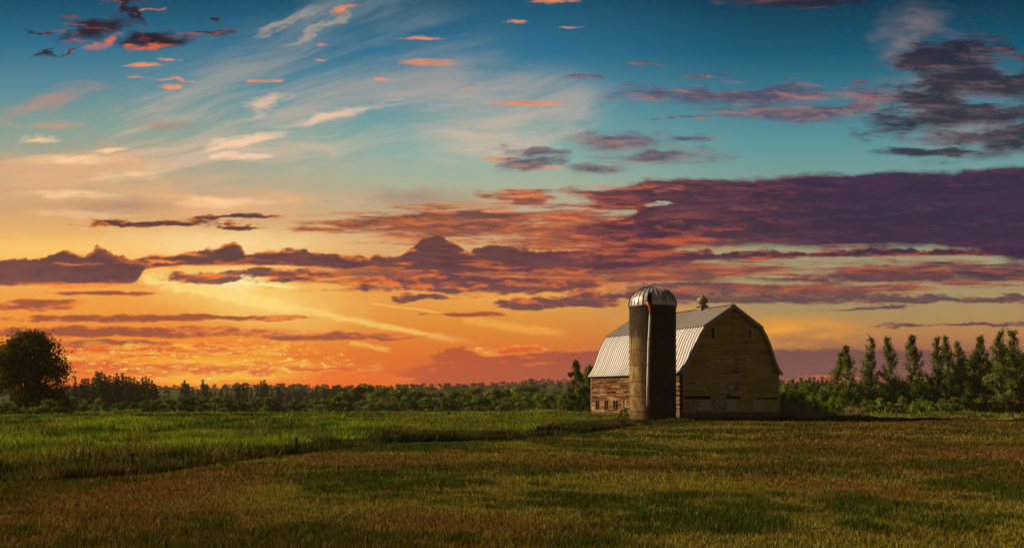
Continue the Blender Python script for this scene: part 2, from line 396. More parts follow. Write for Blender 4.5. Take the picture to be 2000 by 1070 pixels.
class MB:
    """collects boxes, tubes and free faces; build() links them as ONE mesh"""
    def __init__(s):
        s.v = []; s.f = []; s.t = []; s.m = []; s.c = []
    def face(s, pts, t=.5, m=0, c=None):
        b = len(s.v); s.v += [tuple(p) for p in pts]; s.f.append(tuple(range(b, b + len(pts)))); s.t.append(t); s.m.append(m); s.c.append(c or (.5, .5, .5))
    def box(s, x0, x1, y0, y1, z0, z1, t=.5, m=0, c=None, M=None):
        p = [(x, y, z) for x in (x0, x1) for y in (y0, y1) for z in (z0, z1)]
        if M is not None:
            p = [tuple(M @ Vector(q)) for q in p]
        for q in ((0, 1, 3, 2), (4, 6, 7, 5), (0, 4, 5, 1), (2, 3, 7, 6), (0, 2, 6, 4), (1, 5, 7, 3)):
            s.face([p[i] for i in q], t, m, c)
    def bar(s, a, b, w, h=None, t=.5, m=0, c=None, roll=0):
        a, b = Vector(a), Vector(b); d = b - a; L = d.length
        q = d.to_track_quat('Z', 'Y')
        M = Matrix.Translation(a) @ q.to_matrix().to_4x4() @ Matrix.Rotation(roll, 4, 'Z')
        h = h or w
        s.box(-w / 2, w / 2, -h / 2, h / 2, 0, L, t, m, c, M)
    def tube(s, pts, rad, n=8, t=.5, m=0, c=None, cap=True):
        pts = [Vector(p) for p in pts]
        if not hasattr(rad, '__len__'):
            rad = [rad] * len(pts)
        rings = []
        for i, p in enumerate(pts):
            d = (pts[min(i + 1, len(pts) - 1)] - pts[max(i - 1, 0)]).normalized()
            ref = Vector((0, 1, .01)) if abs(d.y) < .9 else Vector((1, 0, 0))
            a = d.cross(ref).normalized(); b = d.cross(a)
            base = len(s.v)
            for k in range(n):
                th = 2 * math.pi * k / n
                s.v.append(tuple(p + (a * math.cos(th) + b * math.sin(th)) * rad[i]))
            rings.append(base)
        for i in range(len(pts) - 1):
            for k in range(n):
                k2 = (k + 1) % n
                s.f.append((rings[i] + k, rings[i] + k2, rings[i + 1] + k2, rings[i + 1] + k)); s.t.append(t); s.m.append(m); s.c.append(c or (.5, .5, .5))
        if cap:
            for r in (rings[0], rings[-1]):
                s.f.append(tuple(r + k for k in range(n))); s.t.append(t); s.m.append(m); s.c.append(c or (.5, .5, .5))
    def build(s, name, mats, parent=None, smooth=False, col=False):
        o = mesh_np(name, s.v, s.f, mats, parent, tint=s.t, midx=s.m, col=np.array(s.c) if col else None, smooth=smooth)
        return o

# value noise used for terrain, patches of grass and so on
_tab = np.random.default_rng(99).random((256, 256))
def vnoise(x, y):
    x = np.asarray(x, float); y = np.asarray(y, float)
    xi = np.floor(x).astype(int); yi = np.floor(y).astype(int)
    fx = x - xi; fy_ = y - yi
    fx = fx * fx * (3 - 2 * fx); fy_ = fy_ * fy_ * (3 - 2 * fy_)
    g = lambda a, b: _tab[a % 256, b % 256]
    return (g(xi, yi) * (1 - fx) + g(xi + 1, yi) * fx) * (1 - fy_) + (g(xi, yi + 1) * (1 - fx) + g(xi + 1, yi + 1) * fx) * fy_
def fbm(x, y, o=4, s=1.0):
    r = 0; a = .5; tot = 0
    for i in range(o):
        r = r + a * vnoise(x * s * 2 ** i + 17.3 * i, y * s * 2 ** i + 9.1 * i); tot += a; a *= .5
    return r / tot
def sst(a, b, v):
    t = np.clip((np.asarray(v, float) - a) / (b - a), 0, 1)
    return t * t * (3 - 2 * t)

BX = [-90, -60, -30, -15.8, -12.6, -10.3, -6, 0, 5.6, 8.2, 11.5, 16.2, 27, 37.7, 51.8, 120]
BY = [-20, 2, 24, 32.4, 36.5, 46.5, 56.5, 63.6, 74, 82, 92, 100, 107.0, 107.5, 103.7, 98]
def yb(x):
    return np.interp(x, BX, BY)
def beyond(x, y):                      # metres past the edge of the mown field
    return y - yb(x)
def H(x, y):
    x = np.asarray(x, float); y = np.asarray(y, float)
    d = -2.5 * sst(80, 350, y) * sst(25, -5, x)
    hill = (12 + 3 * np.sin(x / 260 + 1) + 2 * np.sin(x / 90)) * sst(520, 1500, y)
    b = beyond(x, y)
    bump = ((fbm(x, y, 3, .12) - .5) * .6 + (fbm(x + 40, y * 1.4, 2, .33) - .5) * .55) * sst(2, 12, b) * sst(600, 300, y) * (1 - sst(-2, -12, (np.abs(x - 20) - 26)) * sst(135, 125, y))
    mown = (fbm(x, y, 2, .09) - .5) * .22 * sst(110, 90, y)
    ditch = -.18 * np.exp(-((b - .5) / 1.2) ** 2)
    return d + hill + bump + mown + ditch
def at(px, py=None, Y=None):
    """the spot on the ground seen at pixel px, py of the 2000 px photograph, or at distance Y"""
    u = (px - 1000) / 2000
    if Y is None:
        k = (py - 770) / 2000
        ys = np.geomspace(12, 1600, 4000)
        g = (CAM_Z - H(u * ys, ys)) / ys - k
        i = int(np.argmax(g < 0)); Y = float(ys[i])
    return Vector((u * Y, Y, float(H(u * Y, Y))))
def zpx(py, Y):
    return CAM_Z - (py - 770) / 2000 * Y

# ---------------------------------------------------------------- materials
def mat(name):
    m = bpy.data.materials.new(name)
    m.use_nodes = True
    t = m.node_tree
    b = t.nodes['Principled BSDF']
    b.inputs['Specular IOR Level'].default_value = .25
    k = NT(t)
    return m, k, b
def attr(k, name, out='Fac'):
    n = k.node('ShaderNodeAttribute'); n.attribute_name = name
    return E(k, n.outputs[out])
def pos(k, obj=False):
    n = k.node('ShaderNodeTexCoord') if obj else k.node('ShaderNodeNewGeometry')
    v = n.outputs['Object'] if obj else n.outputs['Position']
    sp = k.node('ShaderNodeSeparateXYZ'); k.t.links.new(v, sp.inputs[0])
    return E(k, v), E(k, sp.outputs[0]), E(k, sp.outputs[1]), E(k, sp.outputs[2])
def c3(r, g, b):
    return (r, g, b, 1)
def bump(k, b, h, strength=.5, dist=.05):
    n = k.node('ShaderNodeBump')
    n.inputs['Strength'].default_value = strength; n.inputs['Distance'].default_value = dist
    k.put(n.inputs['Height'], h); k.t.links.new(n.outputs[0], b.inputs['Normal'])
def simple(name, c, rough=.8, metal=0, jitter=.35, scale=4.0):
    m, k, b = mat(name)
    p, x, y, z = pos(k, True)
    n = k.noise(p, scale, 5, .6)
    t = attr(k, 'tint')
    d = tuple(v * (1 - jitter) for v in c) + (1,); l = tuple(min(1, v * (1 + jitter)) for v in c) + (1,)
    k.put(b.inputs['Base Color'], k.mix(n * .7 + t * .3, d, l))
    b.inputs['Roughness'].default_value = rough; b.inputs['Metallic'].default_value = metal
    return m

def leafmat(name, ca, cb, trans=.25, per_obj=.25):
    """leaf or blade: colour runs between ca and cb with each leaf's own tint"""
    m, k, b = mat(name)
    t = attr(k, 'tint')
    oi = k.node('ShaderNodeObjectInfo')
    r = E(k, oi.outputs['Random'])
    c = k.mix(t + (r - .5) * per_obj, ca + (1,), cb + (1,))
    df = k.node('ShaderNodeBsdfDiffuse'); tl = k.node('ShaderNodeBsdfTranslucent')
    k.put(df.inputs[0], c); k.put(tl.inputs[0], c)
    mx = k.node('ShaderNodeMixShader'); mx.inputs[0].default_value = trans
    m.node_tree.links.new(df.outputs[0], mx.inputs[1]); m.node_tree.links.new(tl.outputs[0], mx.inputs[2])
    m.node_tree.links.new(mx.outputs[0], m.node_tree.nodes['Material Output'].inputs[0])
    return m
def colmat(name, trans=.25):
    m, k, b = mat(name)
    c = attr(k, 'col', 'Color')
    df = k.node('ShaderNodeBsdfDiffuse'); tl = k.node('ShaderNodeBsdfTranslucent')
    k.put(df.inputs[0], c); k.put(tl.inputs[0], c)
    mx = k.node('ShaderNodeMixShader'); mx.inputs[0].default_value = trans
    m.node_tree.links.new(df.outputs[0], mx.inputs[1]); m.node_tree.links.new(tl.outputs[0], mx.inputs[2])
    m.node_tree.links.new(mx.outputs[0], m.node_tree.nodes['Material Output'].inputs[0])
    return m

# ---------------------------------------------------------------- ground: one sheet to the horizon
m_ground, k, b = mat('earth_and_turf')
p, x, y, z = pos(k)
n1 = k.noise(p, .22, 6, .6); n2 = k.noise(p, 3.0, 5, .65); n3 = k.noise(p, .05, 3, .5)
mown = k.mix(k.ss(n1, .35, .65), c3(.085, .058, .014), c3(.055, .050, .011))
mown = k.mix(k.ss(n2, .45, .75), mown, c3(.012, .010, .004))
meadow = k.mix(k.ss(n1, .3, .7), c3(.030, .050, .008), c3(.045, .055, .012))
far = k.mix(k.ss(n3, .35, .6), c3(.045, .075, .015), c3(.075, .08, .02))
meadow = k.mix(k.ss(y, 130, 400), meadow, far)
k.put(b.inputs['Base Color'], k.mix(attr(k, 'meadow'), mown, meadow))
b.inputs['Roughness'].default_value = 1.0
b.inputs['Specular IOR Level'].default_value = 0.0
bump(k, b, n2, .8, .12)
ys = np.concatenate([np.linspace(-60, 10, 15)[:-1], np.linspace(10, 140, 261)[:-1], np.geomspace(140, 1745, 120)])
us = np.linspace(-1.25, 1.25, 301)
gx = us[None, :] * (ys[:, None] + 100) * 1.0
gy = np.repeat(ys[:, None], len(us), 1)
gv = np.stack([gx, gy, H(gx, gy)], -1).reshape(-1, 3)
nr, nc = len(ys), len(us)
ii = (np.arange(nr - 1)[:, None] * nc + np.arange(nc - 1)[None, :]).ravel()
gf = np.stack([ii, ii + 1, ii + nc + 1, ii + nc], 1)
ground = mesh_np('ground', gv, gf, m_ground, smooth=True)
a = ground.data.attributes.new('meadow', 'FLOAT', 'POINT')
a.data.foreach_set('value', sst(-.4, .4, beyond(gv[:, 0], gv[:, 1])).astype(np.float32))
tag(ground, kind='structure')
# ---------------------------------------------------------------- barn
BA = math.atan2(.371, .928)
HW, LEN = 6.17, 22.5
barn = thing('barn', 'weathered wooden gambrel barn with a pale metal roof behind the tall silo', 'barn', (24.33, 113.29, 0), BA)

def boardmat(name, stops, moss_or_shade=None, grime=None):
    m, k, b = mat(name)
    p, x, y, z = pos(k, True)
    t = attr(k, 'tint')
    # grain runs along each board
    g = k.noise(k.vec(x * 1.2, y * 1.2, z * 30.0), 1.0, 5, .65)
    big = k.noise(p, .55, 4, .6)
    st_ = k.noise(k.vec(x * .35, y * .35, z * 6.5), 1.0, 4, .7)
    c = k.ramp(t * .75 + (g - .5) * .5 + (st_ - .5) * .9 + (big - .5) * .45 + .08, [(q, cc + (1,)) for q, cc in stops])
    if moss_or_shade:
        c = k.mix(k.ss(k.noise(k.vec(x, y, z * 1.6), .8, 5, .65), .42, .68) * .8, c, moss_or_shade + (1,))
    k.put(b.inputs['Base Color'], c)
    b.inputs['Roughness'].default_value = .9
    b.inputs['Specular IOR Level'].default_value = .1
    bump(k, b, g, .4, .02)
    return m
m_gable = boardmat('mossy_grey_clapboard', [(0, (.08, .055, .018)), (.3, (.28, .21, .07)), (.6, (.45, .345, .13)), (.85, (.56, .43, .20)), (1, (.76, .60, .38))], moss_or_shade=(.36, .29, .05))
m_side = boardmat('bare_brown_clapboard', [(0, (.012, .005, .002)), (.25, (.06, .025, .008)), (.5, (.17, .075, .024)), (.75, (.32, .17, .07)), (1, (.55, .38, .22))])
m_sheath = boardmat('exposed_diagonal_sheathing', [(0, (.16, .11, .07)), (.5, (.42, .30, .19)), (1, (.66, .48, .33))])
m_dark = simple('dark_gap', (.012, .009, .006), .95)
m_trim = boardmat('weathered_trim', [(0, (.16, .12, .07)), (.5, (.36, .27, .16)), (1, (.52, .40, .25))])
m_ply = simple('grey_plywood', (.40, .35, .24), .9, 0, .25, 2.2)
m_conc = simple('old_concrete', (.13, .10, .055), .95, 0, .5, 1.5)

PR = [(0, 12.6), (3.75, 10.25), (4.3, 9.38), (4.8, 8.4), (5.15, 7.5), (5.4, 6.85), (5.62, 6.32), (5.85, 5.9), (6.15, 5.45), (6.5, 5.05)]
def hwz(z):                                   # half width of the gable at height z
    xs = [q[0] for q in PR][::-1]; zs = [q[1] for q in PR][::-1]
    return min(HW, float(np.interp(z, zs, xs)) - .06)

def boards(mb, rows, extent, holes, axis, face, out, lens=(1.2, 4.5), gap=.02, rnd=random.Random(3), tintf=None):
    """lap siding: each row is cut by the holes, then into boards of random length; face = plane coordinate, out = outward sign"""
    for (z0, z1) in rows:
        a, bb = extent((z0 + z1) / 2)
        segs = [(a, bb)]
        for (h0, h1, hz0, hz1) in holes:
            if z1 > hz0 + .02 and z0 < hz1 - .02:
                ns = []
                for s0, s1 in segs:
                    if h1 <= s0 or h0 >= s1: ns.append((s0, s1)); continue
                    if h0 > s0: ns.append((s0, h0))
                    if h1 < s1: ns.append((h1, s1))
                segs = ns
        for s0, s1 in segs:
            q = s0
            while q < s1 - .02:
                e = min(s1, q + rnd.uniform(*lens))
                if s1 - e < .4: e = s1
                t = rnd.random() if tintf is None else tintf(rnd, (q + e) / 2, z0)
                lip = .045 + rnd.random() * .025; top = .008
                sag = rnd.uniform(-.012, .012)
                if t is not None:
                    def P3(l, dpt, z): return (l, face + out * dpt, z) if axis == 'x' else (face + out * dpt, l, z)
                    g = gap * rnd.random()
                    A, B = q + g, e - g
                    mb.face([P3(A, lip, z0), P3(B, lip, z0 + sag), P3(B, top, z1), P3(A, top, z1)], t)
                    mb.face([P3(A, 0, z0), P3(B, 0, z0 + sag), P3(B, lip, z0 + sag), P3(A, lip, z0)], t * .6)
                    mb.face([P3(A, 0, z0), P3(A, lip, z0), P3(A, top, z1)], t); mb.face([P3(B, 0, z0), P3(B, lip, z0), P3(B, top, z1)], t)
                q = e

# foundation
mb = MB()
for a_ in ((-HW, HW, 0.0, .25), (-HW, HW, LEN - .25, LEN)):
    mb.box(a_[0], a_[1], a_[2], a_[3], -.6, .85)
mb.box(-HW, -HW + .25, .25, LEN - .25, -.6, .85); mb.box(HW - .25, HW, .25, LEN - .25, -.6, .85)
mb.build('foundation', m_conc, barn)

# gable wall facing the field
def gx_(px):                                   # photo column -> offset across the gable
    u = (px - 1000) / 2000
    return (u * 111 - 18.6) / (.928 - u * .371) - HW
GW = [(gx_(1391.7), 8.93, 10.0), (gx_(1464.5), 8.93, 10.0)]
holes = [(c - .32, c + .32, z0 - .02, z1 + .02) for c, z0, z1 in GW]
torn = [(gx_(1399), gx_(1428), 4.95, 5.25), (gx_(1420), gx_(1446), 4.72, 5.08), (gx_(1446), gx_(1460), 4.75, 5.02), (gx_(1372), gx_(1392), 4.1, 4.5), (gx_(1397), gx_(1420), 3.55, 4.05), (gx_(1412), gx_(1432), 3.35, 3.65),
        (gx_(1342), gx_(1362), .9, 1.45), (gx_(1390), gx_(1416), .9, 1.4), (gx_(1390), gx_(1415), 1.85, 2.02), (gx_(1392), gx_(1400), 6.2, 6.32), (gx_(1408), gx_(1422), 2.78, 2.92), (gx_(1430), gx_(1446), 4.1, 4.2), (gx_(1375), gx_(1398), 3.28, 3.42),
        (gx_(1440), gx_(1462), 3.3, 3.42), (gx_(1450), gx_(1470), 6.55, 6.66), (gx_(1405), gx_(1432), 6.5, 6.6), (gx_(1350), gx_(1380), 3.98, 4.1), (gx_(1432), gx_(1460), 2.9, 3.02)]
black = [(gx_(1337), gx_(1388), 2.36, 2.5), (gx_(1410), gx_(1427), 2.66, 2.8), (gx_(1418), gx_(1446), 2.4, 2.52), (gx_(1476), gx_(1519), 2.34, 2.48), (gx_(1420), gx_(1443), 5.26, 5.34)]
rows = [(.85 + i * .18, .85 + (i + 1) * .18 - .028) for i in range(66) if .85 + (i + 1) * .18 < 12.45]
def gt(r, l, z):
    t = r.gauss(.50, .14)
    if r.random() < .06: t += .35
    if z > 11.3 and abs(l) < 1.8: t += .15
    return min(1, max(0, t))
mb = MB()
boards(mb, rows, lambda z: (-hwz(z), hwz(z)), holes + torn + black, 'x', 0.0, -1, lens=(1.8, 6.5), tintf=gt, rnd=random.Random(5))
mb.build('gable_wall', m_gable, barn).data.name = 'gable_wall'
# sheathing behind the boards, laid diagonally, with dark slots where it is gone
mb = MB()
def clip_strip(x0, x1, z0, z1, yy, mm):
    w = .17
    n = int((x1 - x0 + z1 - z0) / w) + 2
    for i in range(-1, n):
        s = x0 + i * w - (z1 - z0)
        poly = [(s, z1), (s + w * .93, z1), (s + w * .93 + (z1 - z0), z0), (s + (z1 - z0), z0)]
        for lim, sg in ((x0, 1), (x1, -1)):
            out_ = []
            for q in range(len(poly)):
                A, B = poly[q], poly[(q + 1) % len(poly)]
                ia = (A[0] - lim) * sg >= 0; ib = (B[0] - lim) * sg >= 0
                if ia: out_.append(A)
                if ia != ib:
                    t = (lim - A[0]) / (B[0] - A[0]); out_.append((lim, A[1] + t * (B[1] - A[1])))
            poly = out_
            if not poly: break
        if len(poly) > 2:
            mb.face([(q[0], yy, q[1]) for q in poly], random.random(), mm)
for h in torn:
    mb = MB(); clip_strip(h[0] - .03, h[1] + .03, h[2] - .12, h[3] + .12, .004, 0)
    mb.build('sheathing', m_sheath, barn)
# dark core of the building: gable ends and sides behind the boards
def gable_poly(mb, yy, m=0):
    z_ = [.85, 2, 4, 5.5, 5.9, 6.4, 6.9, 7.6, 8.4, 9.3, 10.2, 11, 11.8, 12.45]
    for a_, b_ in zip(z_, z_[1:]):
        mb.face([(-hwz(a_), yy, a_), (hwz(a_), yy, a_), (hwz(b_), yy, b_), (-hwz(b_), yy, b_)], .5, m)
mb = MB()
gable_poly(mb, .03); gable_poly(mb, LEN - .03)
mb.box(-HW + .03, -HW + .12, .04, LEN - .04, .86, 5.5); mb.box(HW - .12, HW - .03, .04, LEN - .04, .86, 5.5)
mb.build('wall_core', m_dark, barn)
mb = MB()
boards(mb, rows, lambda z: (-hwz(z), hwz(z)), [], 'x', LEN, 1, tintf=gt, rnd=random.Random(8))
mb.build('gable_wall', m_gable, barn)

# side wall in the sun
WZ0, WZ1 = .98, 2.05
SW = [(20.7, 1.12), (18.2, 1.12), (15.8, 1.12), (8.6, 1.12)]
sholes = [(c - w / 2, c + w / 2, WZ0, WZ1) for c, w in SW] + [(13.0, 14.3, .95, 2.05)]
def stt(r, l, z):
    q = r.random()
    if q < .03 and 1 < z < 5: return None
    return min(1, max(0, r.gauss(.5, .24) + (.14 if z < 2.1 else 0)))
mb = MB()
srows = [(.62 + i * .16, .62 + (i + 1) * .16 - .01) for i in range(29)]
boards(mb, srows, lambda z: (0.02, LEN - .02), sholes, 'y', -HW, -1, lens=(.6, 3.2), tintf=stt, rnd=random.Random(11))
mb.build('side_wall', m_side, barn)
mb = MB()
boards(mb, srows, lambda z: (0.02, LEN - .02), [], 'y', HW, 1, lens=(.6, 3.2), tintf=gt, rnd=random.Random(12))
mb.build('side_wall', m_gable, barn)

m_glass, k, b = mat('dusty_window_glass')
b.inputs['Base Color'].default_value = c3(.012, .011, .010); b.inputs['Roughness'].default_value = .5; b.inputs['Specular IOR Level'].default_value = .08
for c, w in SW:
    mb = MB(); X = -HW
    for l0, l1, z0, z1 in ((c - w / 2 - .06, c - w / 2 + .05, WZ0 - .05, WZ1 + .1), (c + w / 2 - .05, c + w / 2 + .06, WZ0 - .05, WZ1 + .1), (c - .05, c + .05, WZ0, WZ1), (c - w / 2 + .05, c + w / 2 - .05, WZ1, WZ1 + .09)):
        mb.box(X - .07, X + .02, l0, l1, z0, z1, random.uniform(.3, .8))
    mb.box(X - .11, X + .02, c - w / 2 - .1, c + w / 2 + .1, WZ0 - .1, WZ0 - .052, .8)
    fr = mb.build('window', m_side, barn)
    g = MB(); g.face([(X + .024, c - w / 2, WZ0), (X + .024, c + w / 2, WZ0), (X + .024, c + w / 2, WZ1), (X + .024, c - w / 2, WZ1)]); g.build('pane', m_glass, fr)
# boarded opening beside the silo
mb = MB()
for i, (l0, l1) in enumerate(((13.02, 13.4), (13.43, 13.75), (13.78, 14.28))):
    mb.box(-HW - .05, -HW + .02, l0, l1, .88, 2.05 - .25 * (i == 1), (.95, .2, .8)[i])
mb.build('boarded_opening', m_side, barn)
# windows high in the gable
for c, z0, z1 in GW:
    mb = MB()
    for a_, b_, q0, q1 in ((c - .34, c - .22, z0, z1), (c + .22, c + .34, z0, z1), (c - .34, c + .34, z1, z1 + .09), (c - .38, c + .38, z0 - .09, z0)):
        mb.box(a_, b_, -.075, .02, q0, q1, .85)
    fr = mb.build('window', m_trim, barn)
    g = MB(); g.face([(c - .22, .02, z0), (c + .22, .02, z0), (c + .22, .02, z1), (c - .22, .02, z1)]); g.build('pane', m_glass, fr)
    if c > 0:
        mb = MB(); mb.box(c + .02, c + .12, -.02, .015, z0, z1, .5); mb.build('stile', m_trim, fr)
# grey sheets nailed over the low openings
def sheet(pts, name='plywood_sheet'):
    mb = MB(); n = len(pts)
    mb.face([(x_, -.075, z_) for x_, z_ in pts], random.random())
    for i in range(n):
        A, B = pts[i], pts[(i + 1) % n]
        mb.face([(A[0], -.075, A[1]), (B[0], -.075, B[1]), (B[0], -.0, B[1]), (A[0], -.0, A[1])])
    o = mb.build(name, m_ply, barn)
    return o
X1, X2 = gx_(1361), gx_(1388)
sheet([(X1 + .1, 1.25), (X1 + .05, 1.0), (X1 + .5, .98), (X1 + .9, 1.1), (X2, .93), (X2, 2.22), (X2 - .75, 2.24), (X2 - .76, 2.06), (X1 + .5, 2.04), (X1 + .38, 1.9)])['label'] = 'grey plywood sheet with a torn outline at the left'
sheet([(gx_(1418), .95), (gx_(1440.5), .93), (gx_(1440.5), 2.3), (gx_(1418.5), 2.3)])['label'] = 'square grey plywood sheet in the middle'
sheet([(gx_(1470), .98), (gx_(1479), .98), (gx_(1479), 2.28), (gx_(1470), 2.27)])['label'] = 'narrow grey plywood sheet'
sheet([(gx_(1480), .97), (gx_(1492), .97), (gx_(1492), 2.3), (gx_(1480), 2.3)])
# corner boards, loose batten and drooping cable
for sx in (-1, 1):
    for l0, l1 in ((-.08, .06), (LEN - .06, LEN + .08)):
        mb = MB(); mb.box(sx * HW - .07, sx * HW + .07, l0, l1, .86, 5.35, .7); mb.build('corner_board', m_trim, barn)
mb = MB(); mb.bar((gx_(1443), -.09, 4.2), (gx_(1433.5), -.09, 3.05), .09, .03, .1); mb.build('loose_batten', m_gable, barn)
mb = MB(); mb.tube([(-.05, -.075, 12.2), (-.02, -.085, 11.0), (.02, -.08, 9.5), (.0, -.085, 8.4), (.3, -.08, 7.2), (.5, -.08, 6.4), (.65, -.08, 5.5)], .018, 5); mb.build('cable', m_dark, barn)

# roof: ribbed sheets with a flared foot
m_roof, k, b = mat('pale_galvanised_sheet')
p, x, y, z = pos(k, True)
t = attr(k, 'tint')
n = k.noise(k.vec(x * .6, y * 1.5, z * .5), 1.2, 5, .6)
c = k.mix(t * .6 + n * .5, c3(.52, .47, .41), c3(.92, .88, .82))
rust = k.ss(k.noise(k.vec(x * .7, y * 5.0, z * .7), 1.0, 6, .7), .60, .78)
c = k.mix(rust * .75, c, c3(.34, .20, .12))
c = k.mix(k.ss(z, 10.1, 10.3) * .62, c, c3(.30, .26, .20))        # upper slope's weaker reflected sunlight, put into the sheet colour
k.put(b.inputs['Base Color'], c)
b.inputs['Metallic'].default_value = .0; b.inputs['Roughness'].default_value = .55
m_rib = simple('rusty_shaded_rib', (.20, .12, .085), .7, .1, .5, 3)  # rust, with the ribs' thin shadows put into the dark brown
OV = .42
NP = 42; PW = (LEN + 2 * OV) / NP
def prof_off(pts, d):
    """profile pushed outward by d"""
    r = []
    for i, (a_, z_) in enumerate(pts):
        p0 = pts[max(i - 1, 0)]; p1 = pts[min(i + 1, len(pts) - 1)]
        tx, tz = p1[0] - p0[0], p1[1] - p0[1]
        L = math.hypot(tx, tz)
        nx, nz = -tz / L, tx / L
        if i == 0 and a_ == 0: nx, nz = 0, 1.15
        r.append((a_ + nx * d, z_ + nz * d))
    return r
upper = [(0, 12.6), (3.86, 10.19)]; lower = [(3.70, 10.22)] + PR[2:]
def roof_part(mb, prof, lift):
    top = prof_off(prof, lift); bot = prof_off(prof, lift - .03)
    for sx in (-1, 1):
        for i in range(NP):
            y0 = -OV + i * PW; y1 = y0 + PW
            tt = random.random()
            for (a0, a1) in zip(top, top[1:]):
                mb.face([(sx * a0[0], y0, a0[1]), (sx * a1[0], y0, a1[1]), (sx * a1[0], y1, a1[1]), (sx * a0[0], y1, a0[1])], tt, 0)
        for (a0, a1) in zip(bot, bot[1:]):
            mb.face([(sx * a0[0], -OV, a0[1]), (sx * a1[0], -OV, a1[1]), (sx * a1[0], LEN + OV, a1[1]), (sx * a0[0], LEN + OV, a0[1])], .2, 1)
        A, B = top[-1], bot[-1]
        mb.face([(sx * A[0], -OV, A[1]), (sx * B[0], -OV, B[1]), (sx * B[0], LEN + OV, B[1]), (sx * A[0], LEN + OV, A[1])], .2, 1)
        ribt = prof_off(prof, lift + .06); ribb = prof_off(prof, lift + .001)
        for i in range(NP + 1):
            yc = -OV + i * PW; w = .045
            ya, yb_ = max(-OV, yc - w), min(LEN + OV, yc + w)
            tt = random.random()
            for j in range(len(prof) - 1):
                a0, a1, b0, b1 = ribt[j], ribt[j + 1], ribb[j], ribb[j + 1]
                mb.face([(sx * a0[0], ya + .02, a0[1]), (sx * a1[0], ya + .02, a1[1]), (sx * a1[0], yb_ - .02, a1[1]), (sx * a0[0], yb_ - .02, a0[1])], tt, 1)
                for yy, yt in ((ya, ya + .02), (yb_, yb_ - .02)):
                    mb.face([(sx * a0[0], yt, a0[1]), (sx * a1[0], yt, a1[1]), (sx * b1[0], yy, b1[1]), (sx * b0[0], yy, b0[1])], tt, 1)
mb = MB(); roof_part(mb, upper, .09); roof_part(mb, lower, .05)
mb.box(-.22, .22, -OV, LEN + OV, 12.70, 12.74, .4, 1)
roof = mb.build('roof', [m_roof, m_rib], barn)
# rake boards follow the gambrel line
for yy in (-OV - .04, LEN + OV):
    mb = MB()
    for sx in (-1, 1):
        po = prof_off(PR, .045); pi_ = prof_off(PR, -.26)
        pi_[0] = (0, 12.6 - .31); po[0] = (0, 12.66)
        for i in range(len(PR) - 1):
            q = [(sx * po[i][0], po[i][1]), (sx * po[i + 1][0], po[i + 1][1]), (sx * pi_[i + 1][0], pi_[i + 1][1]), (sx * pi_[i][0], pi_[i][1])]
            for yq in (yy, yy + .04):
                mb.face([(u_, yq, v_) for u_, v_ in q], .55)
            mb.face([(q[0][0], yy, q[0][1]), (q[1][0], yy, q[1][1]), (q[1][0], yy + .04, q[1][1]), (q[0][0], yy + .04, q[0][1])], .6)
            mb.face([(q[3][0], yy, q[3][1]), (q[2][0], yy, q[2][1]), (q[2][0], yy + .04, q[2][1]), (q[3][0], yy + .04, q[3][1])], .2)
    mb.build('rake_board', m_trim, barn)
for sx in (-1,):
    for i in range(32):
        mb = MB()
        yc = .3 + i * (LEN - .6) / 31
        mb.bar((sx * 6.05, yc, 5.33), (sx * 6.46, yc, 4.93), .07, .1, .9 if i % 3 else .5)
        mb.build('rafter_tail', m_trim, barn)
mb = MB()
for sx in (-1, 1):
    mb.box(min(sx * (HW + .005), sx * (HW + .05)), max(sx * (HW + .005), sx * (HW + .05)), .02, LEN - .02, 4.98 if sx > 0 else 4.8, 5.3, .1)
mb.build('eave_strip', m_dark, barn)  # near-black strips along the wall tops under the eaves

# cupola vent on the ridge
m_cup = simple('painted_vent_metal', (.25, .20, .14), .5, .3, .4, 3)
m_cupr = simple('rust_orange_metal', (.36, .15, .05), .6, .2, .5, 3)
YC = 6.0
cb = MB()
cb.box(-.5, .5, YC - .5, YC + .5, 12.0, 12.95, .5)
for sx in (-1, 1):
    cb.face([(sx * .62, YC - .62, 12.95), (sx * .3, YC - .3, 13.2), (sx * .3, YC + .3, 13.2), (sx * .62, YC + .62, 12.95)], .7)
    cb.face([(-.62, YC + sx * .62, 12.95), (-.3, YC + sx * .3, 13.2), (.3, YC + sx * .3, 13.2), (.62, YC + sx * .62, 12.95)], .5)
cb.face([(-.62, YC - .62, 12.949), (.62, YC - .62, 12.949), (.62, YC + .62, 12.949), (-.62, YC + .62, 12.949)], .3)
cup = cb.build('cupola', m_cup, barn)
def lathe(mb, cx, cy, prof, n=20, t=.5):
    base = len(mb.v)
    for r, z_ in prof:
        for i in range(n):
            a_ = 2 * math.pi * i / n
            mb.v.append((cx + r * math.cos(a_), cy + r * math.sin(a_), z_))
    for j in range(len(prof) - 1):
        for i in range(n):
            i2 = (i + 1) % n
            mb.f.append((base + j * n + i, base + j * n + i2, base + (j + 1) * n + i2, base + (j + 1) * n + i)); mb.t.append(t); mb.m.append(0); mb.c.append((.5, .5, .5))
mb = MB(); lathe(mb, 0, YC, [(.40, 13.1), (.40, 13.36), (.60, 13.38), (.63, 13.5), (.63, 13.78), (.58, 13.92), (.42, 13.94)]); mb.build('vent_drum', m_cup, cup, smooth=False)
mb = MB(); lathe(mb, 0, YC, [(.50, 13.93), (.34, 14.04), (.16, 14.26), (.06, 14.36), (.035, 14.75), (.0, 14.78)]); mb.build('vent_cap', m_cupr, cup)
